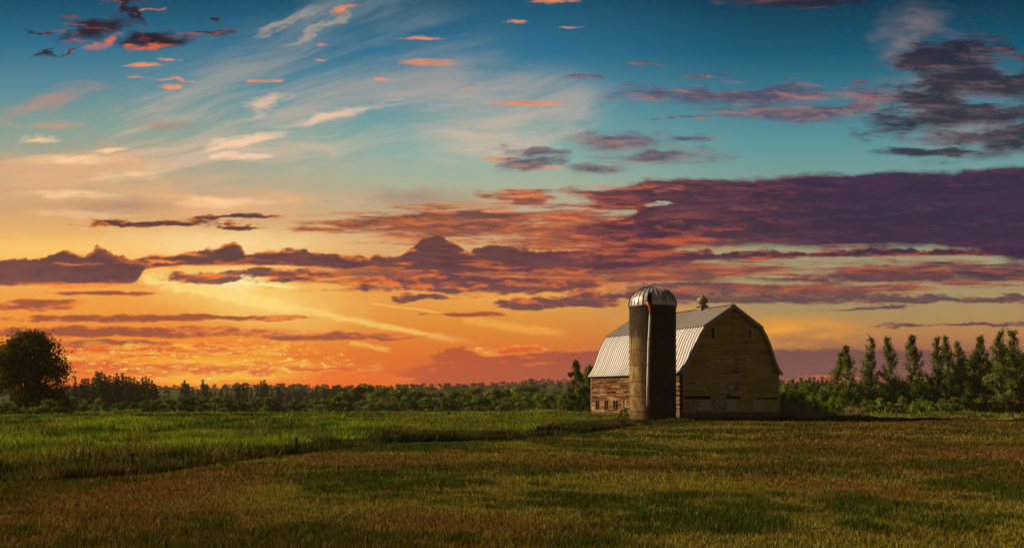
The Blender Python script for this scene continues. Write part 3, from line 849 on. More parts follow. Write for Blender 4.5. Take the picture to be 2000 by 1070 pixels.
# ---------------------------------------------------------------- silo
SX, SY, SR = 15.1, 110.0, 2.5
SBASE = float(H(SX, SY))
silo = thing('silo', 'tall stained concrete silo with a ribbed metal dome standing before the barn', 'silo', (SX, SY, 0))
m_silo, k, b = mat('stained_silo_concrete')
p, x, y, z = pos(k, True)
an = k.math('ARCTAN2', y, x)
cx_a, sn_a = x * 1.0, y * 1.0
base = k.ramp(k.noise(p, .7, 6, .65), [(.3, c3(.13, .062, .012)), (.5, c3(.25, .145, .036)), (.7, c3(.42, .29, .12))])
drip = k.noise(k.vec(x * 2.4, y * 2.4, z * .10), 1.6, 5, .6)
fine = k.noise(k.vec(x * 7.0, y * 7.0, z * .25), 1.2, 5, .65)
hgt = k.ss(z, 7.6, 11.6)
st = k.ss(drip * .8 + fine * .4 + hgt * .42, .62, .76)
base = k.mix(st * .93, base, c3(.022, .014, .008))
mott = k.ss(k.noise(k.vec(x * 1.6, y * 1.6, z * .8), 1.3, 7, .72), .48, .62)
base = k.mix(mott * .6, base, c3(.07, .042, .014))
pale = k.ss(k.noise(k.vec(x * 5, y * 5, z * .5), 1.4, 5, .65), .63, .78) * k.ss(z, 9.5, 5.0)
base = k.mix(pale * .5, base, c3(.42, .36, .27))
low = k.ss(k.noise(p, 1.3, 5, .6) + k.ss(z, 2.4, .3) * .3, .62, .8)
base = k.mix(low * .55, base, c3(.06, .045, .022))
# shade of the side turned from the sun, put into the wall colour
moss_or_shade = k.ss(x * .8 - y * .5 + drip * 2.0, .2, 2.2)
base = k.mix(moss_or_shade * .9, base, c3(.035, .028, .018))
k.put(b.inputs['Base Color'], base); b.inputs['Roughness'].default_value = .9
bump(k, b, fine, .5, .03)
RZ = [1.0, 2.6, 4.15, 5.9, 7.47, 9.04, 10.65]
prof = [(SR, -.5)]
for rz_ in RZ:
    prof += [(SR, rz_ - .035), (SR - .03, rz_ - .02), (SR - .03, rz_ + .02), (SR, rz_ + .035)]
prof += [(SR, 12.26)]
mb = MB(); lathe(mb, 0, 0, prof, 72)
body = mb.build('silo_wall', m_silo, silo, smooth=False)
m_iron = simple('rusty_iron', (.09, .05, .03), .8, .3, .5, 6)
mb = MB()
for rz_ in RZ:
    lathe(mb, 0, 0, [(SR + .0, rz_ + .05), (SR + .03, rz_ + .045), (SR + .03, rz_ - .015), (SR, rz_ - .02)], 72)
lathe(mb, 0, 0, [(SR, 12.05), (SR + .03, 12.05), (SR + .03, 12.12), (SR, 12.12)], 72)
mb.build('hoop', m_iron, silo)
# dome of overlapping gores; one gore is open below for the filler hatch
m_dome, k, b = mat('galvanised_dome_sheet')
p, x, y, z = pos(k, True)
t = attr(k, 'tint')
n = k.noise(p, 1.7, 5, .6)
c = k.mix(t * .5 + n * .5, c3(.48, .40, .30), c3(.82, .74, .62))
c = k.mix(k.ss(k.noise(k.vec(x * 2, y * 2, z * .8), 1.5, 6, .7), .48, .66) * .8, c, c3(.20, .10, .045))
k.put(b.inputs['Base Color'], c); b.inputs['Metallic'].default_value = .5
k.put(b.inputs['Roughness'], k.ss(n, .3, .7, .28, .5))
bump(k, b, k.noise(p, 1.3, 3, .5), .35, .25)
NG = 30; ZD0, RD, HD = 12.24, 2.56, 2.14
haz = math.atan2(-math.cos(-.12), math.sin(-.12)) - math.atan2(.137, 1)
def dp(th, ph, r=1.0):
    return (RD * r * math.cos(ph) * math.cos(th), RD * r * math.cos(ph) * math.sin(th), ZD0 + HD * r * math.sin(ph) ** .96 if ph > 0 else ZD0)
m_inner = simple('dark_interior', (.01, .008, .006), .9)
mb = MB()
PH = [0, .12, .25, .38, .52, .68, .85, 1.02, 1.2, 1.38, 1.5]
dth = 2 * math.pi / NG
for g in range(NG):
    th = haz + (g - .5) * dth
    tt = random.random()
    for j in range(len(PH) - 1):
        if g == 0 and PH[j] < .55: continue
        sub = 3
        for s_ in range(sub):
            t0_, t1_ = th + dth * s_ / sub, th + dth * (s_ + 1) / sub
            q = lambda tq, pq, e: dp(tq, pq, 1.0 + e)
            e0 = .006 if s_ == 1 else .0
            mb.face([dp(t0_, PH[j]), dp(t1_, PH[j]), dp(t1_, PH[j + 1]), dp(t0_, PH[j + 1])], tt, 0)
            mb.face([dp(t0_, PH[j], .985), dp(t1_, PH[j], .985), dp(t1_, PH[j + 1], .985), dp(t0_, PH[j + 1], .985)], tt, 1)
    # standing seam
    w_ = .020
    for j in range(len(PH) - 1):
        a0 = [Vector(dp(th - w_ * .5, PH[j])), Vector(dp(th + w_ * .5, PH[j])), Vector(dp(th, PH[j], 1.028))]
        a1 = [Vector(dp(th - w_ * .5, PH[j + 1])), Vector(dp(th + w_ * .5, PH[j + 1])), Vector(dp(th, PH[j + 1], 1.028))]
        mb.face([a0[0], a0[2], a1[2], a1[0]], .1, 2); mb.face([a0[2], a0[1], a1[1], a1[2]], .1, 2)
m_seam = simple('dull_seam', (.16, .11, .07), .6, .5, .3, 4)
dome = mb.build('dome', [m_dome, m_inner, m_seam], silo)
mb = MB(); lathe(mb, 0, 0, [(RD + .03, ZD0 - .06), (RD + .05, ZD0 - .05), (RD + .04, ZD0 + .03), (RD, ZD0 + .03)], 72); lathe(mb, 0, 0, [(.34, ZD0 + HD - .015), (.30, ZD0 + HD + .05), (.12, ZD0 + HD + .10), (0, ZD0 + HD + .12)], 16)
mb.build('dome_collar', m_cup, silo)
# hatch hood
mb = MB()
t0_, t1_ = haz - dth / 2, haz + dth / 2
for tq in (t0_, t1_):
    for j in range(4):
        A, B = Vector(dp(tq, PH[j], 1.0)), Vector(dp(tq, PH[j + 1], 1.0)); C_, D_ = Vector(dp(tq, PH[j], 1.05)), Vector(dp(tq, PH[j + 1], 1.05))
        mb.face([A, B, D_, C_], .5)
mb.bar(Vector(dp(t0_, .57, 1.03)), Vector(dp(t1_, .57, 1.03)), .06, .12)
mb.build('hatch_frame', m_cup, silo)
def sp(px, py, Y):                       # a point at distance Y seen at a pixel, in silo space
    return Vector(((px - 1000) / 2000 * Y - SX, Y - SY, zpx(py, Y)))
# goose neck and downpipe
m_neck = simple('red_oxide_pipe', (.62, .17, .05), .5, .1, .35, 5)
m_pipe = simple('galvanised_pipe', (.92, .89, .84), .45, .0, .3, 3)
mb = MB(); mb.tube([sp(1262.5, 591, 107.7), sp(1264.5, 592.2, 107.35), sp(1267, 595, 107.2), sp(1268.8, 600, 107.15), sp(1269.6, 606, 107.1), sp(1269.8, 614, 107.1)], [.17, .17, .16, .13, .11, .10], 12)
neck = mb.build('filler_spout', m_neck, silo, smooth=True)
mb = MB(); mb.tube([sp(1269.8, 611, 107.1), sp(1269.5, 624, 107.1), sp(1268.6, 640, 107.12), sp(1266.6, 680, 107.15), sp(1265.5, 730, 107.18), sp(1264.2, 792.5, 107.2)], [.115] * 6, 12)
pipe = mb.build('downpipe', m_pipe, silo, smooth=True)
for py_, px_ in ((612, 1269.8), (661, 1267.5), (711, 1265.9), (754, 1265)):
    mb = MB(); mb.tube([sp(px_, py_, 107.13), sp(px_, py_ + 2, 107.13)], .15, 12)
    mb.bar(sp(px_, py_ + 1, 107.15), sp(px_ + .5, py_ + 1, 107.5), .03)
    mb.build('pipe_clamp', m_neck, silo)
# ladder
def lp(px, z_, out=.16):
    u = (px - 1000) / 2000
    # where that column meets the silo wall, pushed outward
    best = None
    for i in range(400):
        th = -math.pi + math.pi * i / 400
        X_, Y_ = SX + SR * math.cos(th), SY + SR * math.sin(th)
        e = abs(X_ / Y_ - u)
        if best is None or e < best[0]: best = (e, th)
    th = best[1]
    return Vector(((SR + out) * math.cos(th), (SR + out) * math.sin(th), z_))
mb = MB()
for px_ in (1254, 1261):
    mb.tube([lp(px_, 3.0), lp(px_, 12.15)], .02, 6)
z_ = 3.2
while z_ < 12.1:
    mb.tube([lp(1254, z_), lp(1261, z_)], .018, 6); z_ += .32
for z_ in (3.4, 5.6, 7.8, 10, 11.8):
    for px_ in (1254, 1261): mb.tube([lp(px_, z_), lp(px_, z_, -.02)], .015, 5)
mb.build('ladder', m_iron, silo)
mb = MB()
for z_ in (2.2, 4.6):
    mb.tube([lp(1254, z_ + 1.2, .03), lp(1263, z_ + .2, .03)], .015, 5)
    mb.tube([lp(1254.2, z_ - .6, .03), lp(1254.2, z_ + 1.4, .03)], .015, 5)
mb.build('brace', m_iron, silo)
# ---------------------------------------------------------------- foliage builders
m_bark = simple('bark', (.10, .07, .045), .95, 0, .5, 5)
m_palebark = simple('pale_bark', (.22, .18, .13), .95, 0, .5, 5)
m_leaf_dark = leafmat('dark_broad_leaves', (.022, .030, .004), (.20, .175, .020), .14)
m_leaf_mid = leafmat('hedge_leaves', (.022, .046, .006), (.30, .36, .036), .2, .55)
m_leaf_pop = leafmat('poplar_leaves', (.040, .065, .010), (.28, .32, .050), .32)
m_leaf_con = leafmat('conifer_needles', (.028, .040, .012), (.10, .11, .030), .1)
m_leaf_bri = leafmat('bright_bramble_leaves', (.07, .13, .012), (.30, .42, .035), .3)
m_leaf_olive = leafmat('olive_shrub_leaves', (.06, .075, .014), (.28, .27, .05), .25)
m_leaf_far = leafmat('distant_leaves', (.05, .06, .018), (.17, .17, .04), .15, 0)

def diamonds(P_, size, up=.35, g=rng, nrm=None, asp=.55):
    """one leaf-sized diamond per point"""
    n = len(P_)
    N = g.normal(size=(n, 3)); N[:, 2] += up
    if nrm is not None: N += nrm * 1.2
    N /= np.linalg.norm(N, axis=1, keepdims=True)
    A = np.cross(N, g.normal(size=(n, 3))); A /= np.linalg.norm(A, axis=1, keepdims=True) + 1e-9
    B = np.cross(N, A)
    s = (size * g.uniform(.6, 1.35, n))[:, None]
    v = np.stack([P_ - A * s, P_ - B * s * asp, P_ + A * s, P_ + B * s * asp], 1).reshape(-1, 3)
    return v, np.arange(n * 4).reshape(-1, 4)

def crown_mesh(name, P_, size, m, g=rng, nrm=None, up=.35, clump=None):
    v, f = diamonds(P_, size, up, g, nrm)
    t = g.random(len(P_)) * .6 + .2
    if clump is not None: t = t * .45 + clump * .7
    return mesh_np(name, v, f, m, tint=t, link=False)

def broad_pts(h, w, n, g, nclump=34, lowcut=.12, flat=1.0, rag=1.0):
    """clumps of leaves spread through an uneven crown"""
    cs = []
    while len(cs) < nclump and lowcut < .05:
        z_ = g.random() ** 1.05; rr = g.random() ** .5 * (1 - z_ ** 2.6) ** .5; th = g.random() * 6.283
        cs.append((math.cos(th) * rr * w * .40, math.sin(th) * rr * w * .40, h * (.05 + .84 * z_), g.uniform(.075, .15) * w, g.random()))
    while len(cs) < nclump:
        q = g.normal(size=3); q /= np.linalg.norm(q); r = g.random() ** .45
        q *= r
        z_ = q[2] * .5 + .5
        if z_ < .02: continue
        cs.append((q[0] * w * .40, q[1] * w * .40, h * (lowcut + (1 - lowcut) * ((.03 if lowcut < .01 else .10) + (.86 if lowcut < .01 else .80) * z_ ** flat)), g.uniform(.09, .19) * w * (1.15 - .4 * r), g.random()))
    cs = np.array(cs)
    per = g.multinomial(n, cs[:, 3] ** 2 / (cs[:, 3] ** 2).sum())
    P_, N_, C_ = [], [], []
    for c, k_ in zip(cs, per):
        q = g.normal(size=(k_, 3)); q[:, 2] += .25; q /= np.linalg.norm(q, axis=1, keepdims=True)
        lump = 1 + .35 * rag * np.sin(q[:, 0] * 5 + c[4] * 9) * np.cos(q[:, 1] * 6 + q[:, 2] * 5)
        rr = c[3] * lump * (g.random(k_) ** .3) * g.choice([1, 1, 1, 1.18], k_)
        P_.append(c[:3] + q * rr[:, None] * [1, 1, .85]); N_.append(q); C_.append(np.full(k_, c[4]))
    return np.concatenate(P_), np.concatenate(N_), np.concatenate(C_), cs

def trunk_mesh(name, h, r, cs, m, g, nl=9, fork=.22):
    mb = MB()
    pts = [(0, 0, -.4), (0, 0, 0), (g.normal() * r * .3, g.normal() * r * .3, h * fork), (g.normal() * r * .8, g.normal() * r * .8, h * .55), (g.normal() * r, g.normal() * r, h * .82)]
    mb.tube(pts, [r * 1.35, r * 1.1, r * .8, r * .5, r * .15], 8, t=.5)
    for c in cs[g.permutation(len(cs))[:nl]]:
        a = Vector(pts[2]).lerp(Vector(pts[3]), g.random() * .9)
        e = Vector(c[:3]); mid = a.lerp(e, .5) + Vector((0, 0, -.04 * h))
        mb.tube([a, mid, e], [r * .42, r * .26, r * .08], 5)
    return mesh_np(name, mb.v, mb.f, m, tint=mb.t, link=False, smooth=True)

def inst(root_name, label, cat, group, loc, scale, parts=None, mesh=None, rz=0):
    """a thing from shared meshes: an Empty with its parts, or one mesh"""
    if parts:
        o = bpy.data.objects.new(root_name, None)
    else:
        o = bpy.data.objects.new(root_name, mesh)
    scene.collection.objects.link(o)
    o.location = loc; o.scale = scale; o.rotation_euler = (0, 0, rz)
    tag(o, label, cat, group)
    if parts:
        for nm, me in parts:
            c = bpy.data.objects.new(nm, me); scene.collection.objects.link(c); c.parent = o
    return o

def broad_proto(h, w, n, size, m, seed, nclump=34, r=.28, lowcut=.12, bark=None, flat=1.0, nl=9):
    g = np.random.default_rng(seed)
    P_, N_, C_, cs = broad_pts(h, w, n, g, nclump, lowcut, flat)
    return [('crown', crown_mesh('crown', P_, size, m, g, N_, clump=C_)), ('trunk', trunk_mesh('trunk', h, r, cs, bark or m_bark, g, nl))]

def merged(parts, name):
    """crown and trunk in one mesh for things only a few pixels tall"""
    vs, fs, ts, mi, mats, b = [], [], [], [], [], 0
    for k_, (nm, me) in enumerate(parts):
        v = np.empty(len(me.vertices) * 3, np.float32); me.vertices.foreach_get('co', v); vs.append(v.reshape(-1, 3))
        fs += [tuple(i + b for i in p.vertices) for p in me.polygons]; b += len(me.vertices)
        t = np.empty(len(me.polygons), np.float32); me.attributes['tint'].data.foreach_get('value', t); ts.append(t)
        mi += [k_] * len(me.polygons); mats.append(me.materials[0])
    return mesh_np(name, np.concatenate(vs), fs, mats, tint=np.concatenate(ts), midx=mi, link=False)

def conifer_mesh(h, w, seed, dens=1.0, m=None, ragged=.35, leaf=.34):
    g = np.random.default_rng(seed)
    P_ = []; mb = MB()
    mb.tube([(0, 0, -.6), (0, 0, h * .5), (g.normal() * .1, 0, h * .985)], [h * .018, h * .011, h * .002], 6)
    z_ = h * .06
    while z_ < h * .985:
        f = z_ / h
        L0 = w / 2 * ((1 - f) ** .82 + .04) * (1 if f > .15 else .75)
        for k_ in range(int(6 * (1 if f < .8 else .8))):
            if g.random() < ragged * .5: continue
            th = g.random() * 6.283; L = L0 * g.uniform(.55, 1.25)
            ns = max(3, int(L * 5.2 * dens))
            s = np.linspace(.12, 1, ns)
            px_ = np.stack([np.cos(th) * s * L, np.sin(th) * s * L, z_ + L * (.10 * s - .38 * s ** 2)], 1)
            px_ += g.normal(size=px_.shape) * [.1, .1, .13] * (1 + L * .12)
            P_.append(px_)
        z_ += h * .028 * g.uniform(.7, 1.3)
    P_ = np.concatenate(P_)
    v, f = diamonds(P_, leaf * w / 5.5, 1.2, g, asp=.6)
    t = g.random(len(P_))
    nb = len(v)
    allv = np.concatenate([v, np.array(mb.v)])
    faces = [tuple(q) for q in f] + [tuple(i + nb for i in q) for q in mb.f]
    return mesh_np('conifer', allv, faces, [m or m_leaf_con, m_bark], tint=np.concatenate([t, np.full(len(mb.f), .5)]), midx=[0] * len(f) + [1] * len(mb.f), link=False)

def poplar_proto(h, w, seed, n=8500):
    g = np.random.default_rng(seed)
    mb = MB(); P_ = []; C_ = []
    lean = g.normal() * .035 * h
    def spine(z): f = z / h; return Vector((lean * f + .12 * math.sin(f * 7 + seed), .1 * math.cos(f * 6 + seed), z))
    mb.tube([spine(q) if q > 0 else Vector((0, 0, q)) for q in (-.4, .05 * h, .25 * h, .5 * h, .75 * h, .97 * h)], [h * .016, h * .014, h * .011, h * .008, h * .005, h * .001], 7)
    nb = 74
    tips = []
    for i in range(nb):
        f = (.02 + .95 * (i / nb) ** 1.05)
        f = min(.97, f + g.normal() * .015)
        if g.random() < .16 and f > .12: continue
        env = (1 + .26 * math.sin(f * (9 + seed % 5) + seed) * (1 - f)) * .5 * w * (.10 + 1.05 * min(1, .55 + f / .3) * (1 - f) ** .95) * g.uniform(.45, 1.15)
        th = g.random() * 6.283
        a = spine(f * h)
        L = h * g.uniform(.09, .19) * (1 if f < .7 else .6)
        rise = g.uniform(.75, 1.0)
        e = a + Vector((math.cos(th) * env, math.sin(th) * env, L * rise))
        mid = a.lerp(e, .5) + Vector((math.cos(th) * env * .2, math.sin(th) * env * .2, -L * .12))
        mb.tube([a, mid, e], [h * .0042, h * .003, h * .001], 4)
        k_ = int(n / nb * g.uniform(.6, 1.3) * (1.5 - 1.0 * f))
        s = g.random(k_) ** .75
        A, M_, E_ = np.array(a), np.array(mid), np.array(e)
        q = ((1 - s) ** 2)[:, None] * A + (2 * s * (1 - s))[:, None] * M_ + (s ** 2)[:, None] * E_
        q += g.normal(size=(k_, 3)) * np.array([.20, .20, .34]) * (.5 + .5 * g.random((k_, 1))) * (1.25 - .6 * f) * h / 13
        P_.append(q); C_.append(np.full(k_, g.random()))
    P_ = np.concatenate(P_); C_ = np.concatenate(C_)
    return [('crown', crown_mesh('crown', P_, .125 * h / 13, m_leaf_pop, g, clump=C_)), ('trunk', mesh_np('trunk', mb.v, mb.f, m_palebark, tint=mb.t, link=False, smooth=True))]

ORD = ['first', 'second', 'third', 'fourth', 'fifth', 'sixth', 'seventh', 'eighth', 'ninth', 'tenth', 'eleventh', 'twelfth', 'thirteenth', 'fourteenth', 'fifteenth', 'sixteenth', 'seventeenth', 'eighteenth', 'nineteenth', 'twentieth']
TENS = {2: 'twenty', 3: 'thirty', 4: 'forty', 5: 'fifty'}
def ordn(i):
    if i < 20: return ORD[i]
    t, u_ = divmod(i + 1, 10)
    return TENS[t] + '-' + ORD[u_ - 1] if u_ else {2: 'twentieth', 3: 'thirtieth', 4: 'fortieth', 5: 'fiftieth'}[t]

# ---------------------------------------------------------------- big tree at the left edge
g = np.random.default_rng(41)
Y_ = 150; p0 = at(52, Y=Y_)
P_, N_, C_, cs = broad_pts(12.7, 14.4, 25000, g, 105, .02, .85, 1.2)
big = inst('maple_tree', 'big round dark leafy tree with sky showing through gaps at the left edge', 'tree', None, p0, (1, 1, 1),
           [('crown', crown_mesh('crown', P_, .21, m_leaf_dark, g, N_, clump=C_)), ('trunk', trunk_mesh('trunk', 12.4, .5, cs, m_bark, g, 16, .16))])

# shrubs round its foot
SHR = [broad_proto(2.2, 3.4, 1500, .12, m, s, 16, .08, .0, None, .8, 6) for m, s in ((m_leaf_olive, 51), (m_leaf_mid, 52), (m_leaf_olive, 53), (m_leaf_bri, 54), (m_leaf_dark, 55))]
foot = [(30, 813, 22, 1.1, 0), (62, 815, 30, 1.2, 1), (97, 812, 34, 1.5, 0), (120, 811, 34, 1.6, 1), (-15, 814, 25, 1.2, 1), (-45, 812, 34, 1.2, 0)]
for i, (px_, py_, hp, ws, k_) in enumerate(sorted(foot)):
    if px_ < 0: lab = 'shrub out beyond the left end of the meadow, ' + ORD[i] + ' from the left'
    else: lab = {30: 'low olive shrub under the big tree at the left edge', 62: 'green shrub under the middle of the big tree', 97: 'olive shrub under the right side of the big tree', 120: 'dark green shrub between the big tree and the hedge row'}[px_]
    p = at(px_, Y=140 + 4 * (i % 2)); hh = hp * p.y / 2000
    inst('shrub', lab, 'shrub', 'shrubs around the big tree', p, (hh / 2.2 * ws, hh / 2.2 * ws, hh / 2.2), SHR[k_], rz=i * 1.7)

# hedge row beyond the green meadow
HED = [broad_proto(4.0, 5.0, 2300, .17, m_leaf_mid if s % 3 else m_leaf_olive, s, 20, .12, .0, None, .75, 6) for s in range(60, 66)]
HEDm = [merged(q, 'hedge_tree') for q in HED]
g = np.random.default_rng(5)
px_ = 142; hedge = []
while px_ < 668:
    top = np.interp(px_, [140, 190, 215, 230, 300, 345, 400, 450, 480, 520, 560, 600, 640, 668], [777, 780, 788, 787, 783, 776, 776, 780, 779, 775, 780, 776, 776, 772]) + g.normal() * 1.8
    hedge.append((px_, top)); px_ += g.uniform(12.5, 21)
for i, (px_, top) in enumerate(hedge):
    Y_ = 248 + g.normal() * 4 + (px_ - 400) * .05
    p = at(px_, Y=Y_); hh = zpx(top, Y_) - p.z
    ws = g.uniform(.95, 1.3)
    inst('hedge_tree', f'round bushy tree in the hedge row past the green meadow, {ordn(i)} from the left', 'tree', 'hedge row beyond the green meadow', p, (hh / 3.9 * ws, hh / 3.9 * ws, hh / 3.9), mesh=HEDm[int(g.integers(6))], rz=g.random() * 6)

# taller leafy belt in the middle
BEL = [broad_proto(8.5, 9.0, 3600, .26, m_leaf_mid, s, 30, .25, .02, None, .85, 8) for s in range(70, 75)]
BELm = [merged(q, 'leafy_tree') for q in BEL]
belt = [(648, 770, 36), (672, 764, 42), (697, 754, 52), (722, 752, 44), (738, 758, 46), (757, 756, 50), (780, 753, 56), (803, 757, 52), (820, 764, 44), (838, 764, 50), (862, 766, 44), (885, 762, 44), (905, 764, 50), (928, 757, 60), (952, 763, 46),
        (972, 760, 52), (994, 757, 52), (1015, 752, 62), (1038, 754, 56), (1056, 768, 44), (1068, 774, 40), (1086, 765, 44), (1104, 768, 40)]
for i, (px_, top, wp) in enumerate(belt):
    Y_ = 330 + g.normal() * 9 - max(0, px_ - 1030) * 1.4
    p = at(px_, Y=Y_); hh = zpx(top, Y_) - p.z; ww = wp * Y_ / 2000
    inst('leafy_tree', f'round leafy tree in the dense belt left of the barn, {ordn(i)} from the left', 'tree', 'leafy belt left of the barn', p, (ww / 7.6, ww / 7.6, hh / 8.2), mesh=BELm[i % 5], rz=g.random() * 6)
for i, (px_, hp, wp) in enumerate([(640, 22, 40), (668, 20, 36), (705, 22, 40), (752, 26, 44), (790, 26, 40), (828, 26, 44), (866, 28, 40), (904, 26, 44), (944, 26, 40), (986, 26, 46), (1024, 28, 44), (1062, 24, 36), (1096, 24, 34)]):
    Y_ = 312 - max(0, px_ - 1000) * 1.2; p = at(px_, Y=Y_); hh = hp * Y_ / 2000; ww = wp * Y_ / 2000
    inst('understorey_bush', f'dark bush at the foot of the leafy belt, {ordn(i)} from the left', 'bush', 'bushes at the foot of the leafy belt', p, (ww / 4.2, ww / 4.2, hh / 3.9), mesh=HEDm[i % 6], rz=i)
# pale low shrubs standing in front of the belt
front = [(725, 806, 44, 15, 'widest pale olive shrub in front of the leafy belt'), (672, 806, 26, 9, 'small low shrub at the right end of the hedge row'), (700, 804, 18, 9, 'little shrub just left of the widest pale shrub'), (854, 802, 12, 13, 'tiny round green tree standing before the leafy belt'), (903, 802, 10, 8, 'smallest dark bush before the leafy belt'),
         (936, 802, 26, 11, 'second widest pale shrub before the belt, mid-way to the barn'), (981, 802, 34, 14, 'bright pale shrub nearest the barn in front of the belt'), (402, 806, 20, 8, 'low shrub before the middle of the hedge row')]
for i, (px_, py_, wp, hp, lab) in enumerate(front):
    Y_ = 290 if px_ > 600 else 235; p = at(px_, Y=Y_); hh = hp * Y_ / 2000; ww = wp * Y_ / 2000
    inst('low_shrub', lab, 'shrub', 'low shrubs before the leafy belt', p, (ww / 3.1, ww / 3.1, hh / 2.0), mesh=merged(SHR[(0, 2, 0, 3, 1, 2, 0, 1)[i]], 'low_shrub'), rz=i)

# conifers
CON = [conifer_mesh(14, 5.5, 80 + i, ragged=.3 + .1 * (i % 3)) for i in range(5)]
def conifers(name_, lab, group, lst, Y0_, dy=12, seed=3, wf=1.0):
    g = np.random.default_rng(seed)
    for i, (px_, top) in enumerate(sorted(lst)):
        Yq = Y0_ + g.normal() * dy
        p = at(px_, Y=Yq); hh = zpx(top, Yq) - p.z
        w_ = hh / 14 * g.uniform(.95, 1.3) * wf
        inst('conifer', lab.format(ordn(i)), 'tree', group, p, (w_, w_, hh / 14), mesh=CON[int(g.integers(5))], rz=g.random() * 6)
BELfar = [merged(broad_proto(8.5, 9.0, 1500, .34, m_leaf_con, s, 24, .2, .02, None, .85, 5), 'far_leafy_tree') for s in (75, 76)]
xs_ = [147, 160, 166, 172, 181, 188, 193, 198, 204, 209, 215, 222, 228, 232, 239, 246, 251, 256, 262, 267, 272, 279, 285, 291, 297, 302, 306]
tp = np.interp(xs_, [147, 160, 172, 188, 200, 215, 230, 246, 260, 272, 282, 292, 300, 306], [738, 735, 735, 728, 730, 732, 733, 728, 736, 742, 735, 738, 748, 756])
gg = np.random.default_rng(12)
conifers('conifer', 'dark conifer in the dense clump right of the big tree, {} from the left', 'dense conifer clump', [(x_, t_ + gg.normal() * 3.2) for x_, t_ in zip(xs_, tp)], 410, 10, 4, 1.25)
c2 = [(355, 752), (361, 741), (368, 752), (377, 757), (387, 759), (396, 740), (403, 753), (411, 760), (420, 762), (432, 758), (444, 760), (452, 764), (463, 752), (467, 748), (476, 746), (482, 752), (490, 760), (503, 758), (510, 742), (516, 741), (521, 749), (531, 758), (543, 748), (549, 762)]
conifers('conifer', 'hazy conifer in the loose line behind the hedge row, {} from the left', 'loose conifer line', c2, 520, 16, 6, 1.3)
c3_ = [(563, 762), (574, 760), (583, 764), (590, 758), (597, 763), (608, 762), (617, 757), (625, 760), (634, 755), (641, 757), (650, 752), (657, 751), (664, 757), (673, 754), (683, 759), (694, 757), (705, 762)]
conifers('conifer', 'far conifer behind the low end of the hedge row, {} from the left', 'far conifer row', [q for i_, q in enumerate(c3_) if i_ % 2 == 0], 600, 20, 8, 1.6)
for i, (px_, top) in enumerate([q for i_, q in enumerate(c3_) if i_ % 2] + [(552, 764), (720, 760), (745, 762), (1003, 760), (1060, 762)]):
    p = at(px_, Y=590 + 8 * i); hh = zpx(top + 3, p.y) - p.z
    lab = f'far hazy leafy tree between the far conifers, {ordn(i)} of these from the left' if i < 8 else ['far leafy tree at the left end of the far conifers', 'far leafy tree behind the left part of the leafy belt', 'far leafy tree behind the belt above the widest pale shrub', 'far leafy tree behind the right part of the leafy belt', 'far leafy tree behind the belt near the barn'][i - 8]
    inst('far_leafy_tree', lab, 'tree', 'far leafy trees', p, (hh / 8.2 * 1.5, hh / 8.2 * 1.5, hh / 8.2), mesh=BELfar[i % 2], rz=i)
c4 = [(1522, 744), (1531, 741), (1539, 745), (1548, 739), (1556, 744), (1565, 737), (1573, 741), (1581, 736), (1590, 735), (1598, 740), (1606, 734), (1614, 738), (1622, 741), (1634, 744), (1646, 746), (1660, 742), (1674, 748)]
conifers('conifer', 'dark conifer between the barn and the poplars, {} from the left', 'conifers right of the barn', c4, 380, 10, 9, 1.75)

# trees tucked against the far end of the barn
g = np.random.default_rng(91)
BT = broad_proto(9.5, 4.4, 6500, .15, m_leaf_dark, 92, 46, .2, .02, None, 1.0, 14)
def put(name, lab, cat, group, px_, Y_, top, ww, proto, pw, ph, rz=0):
    p = at(px_, Y=Y_); hh = zpx(top, Y_) - p.z
    return inst(name, lab, cat, group, p, (ww / pw, ww / pw, hh / ph), proto, rz=rz)
put('slender_tree', 'slender dark tree rising left of the barn roof corner', 'tree', 'trees by the far end of the barn', 1124, 168, 699, 2.9, BT, 4.0, 9.2)
put('leafy_tree', 'leafy tree partly hidden behind the left corner of the barn', 'tree', 'trees by the far end of the barn', 1150, 176, 712, 4.0, BEL[1], 7.8, 8.2, 2)
put('leafy_tree', 'low leafy tree filling the gap at the barn corner', 'tree', 'trees by the far end of the barn', 1137, 160, 752, 3.4, BEL[2], 7.8, 8.2, 1)
put('leafy_tree', 'bushy tree at the left foot of the slender dark tree', 'tree', 'trees by the far end of the barn', 1108, 166, 768, 2.6, BEL[3], 7.8, 8.2, 4)
p = at(1222, Y=112.0); inst('shrub', 'leafy green bush growing against the left foot of the silo', 'shrub', None, Vector((p.x - .1, 112.0, p.z)), (.55, .55, .62), SHR[1])

# poplars on the right
POP = [poplar_proto(13.5, 3.9, s) for s in (3, 14, 25, 36)]
pops = [(1629, 683, 46, 158), (1657, 671, 50, 160), (1702, 655, 54, 162), (1742, 653, 50, 160), (1787, 650, 56, 158), (1832, 652, 54, 160), (1854, 651, 40, 166), (1872, 663, 50, 157), (1914, 653, 58, 158), (1951, 641, 62, 154), (1994, 637, 66, 156), (2040, 645, 60, 156), (2088, 640, 62, 158)]
plab = ['shortest tall poplar at the left end of the row', 'second poplar from the left, close beside the shortest one', 'third poplar from the left, broad and freestanding', 'narrow-topped poplar, fourth from the left', 'poplar with a gap in its crown, fifth from the left',
        'sixth poplar from the left, left of a touching pair', 'slim poplar behind the touching pair, seventh from the left', 'eighth poplar from the left, with a lower top', 'ninth poplar from the left, before the tallest ones', 'tall wide poplar second from the right edge', 'tallest poplar at the right edge of the picture',
        'poplar just outside the right edge, first of two', 'poplar furthest along the row outside the right edge']
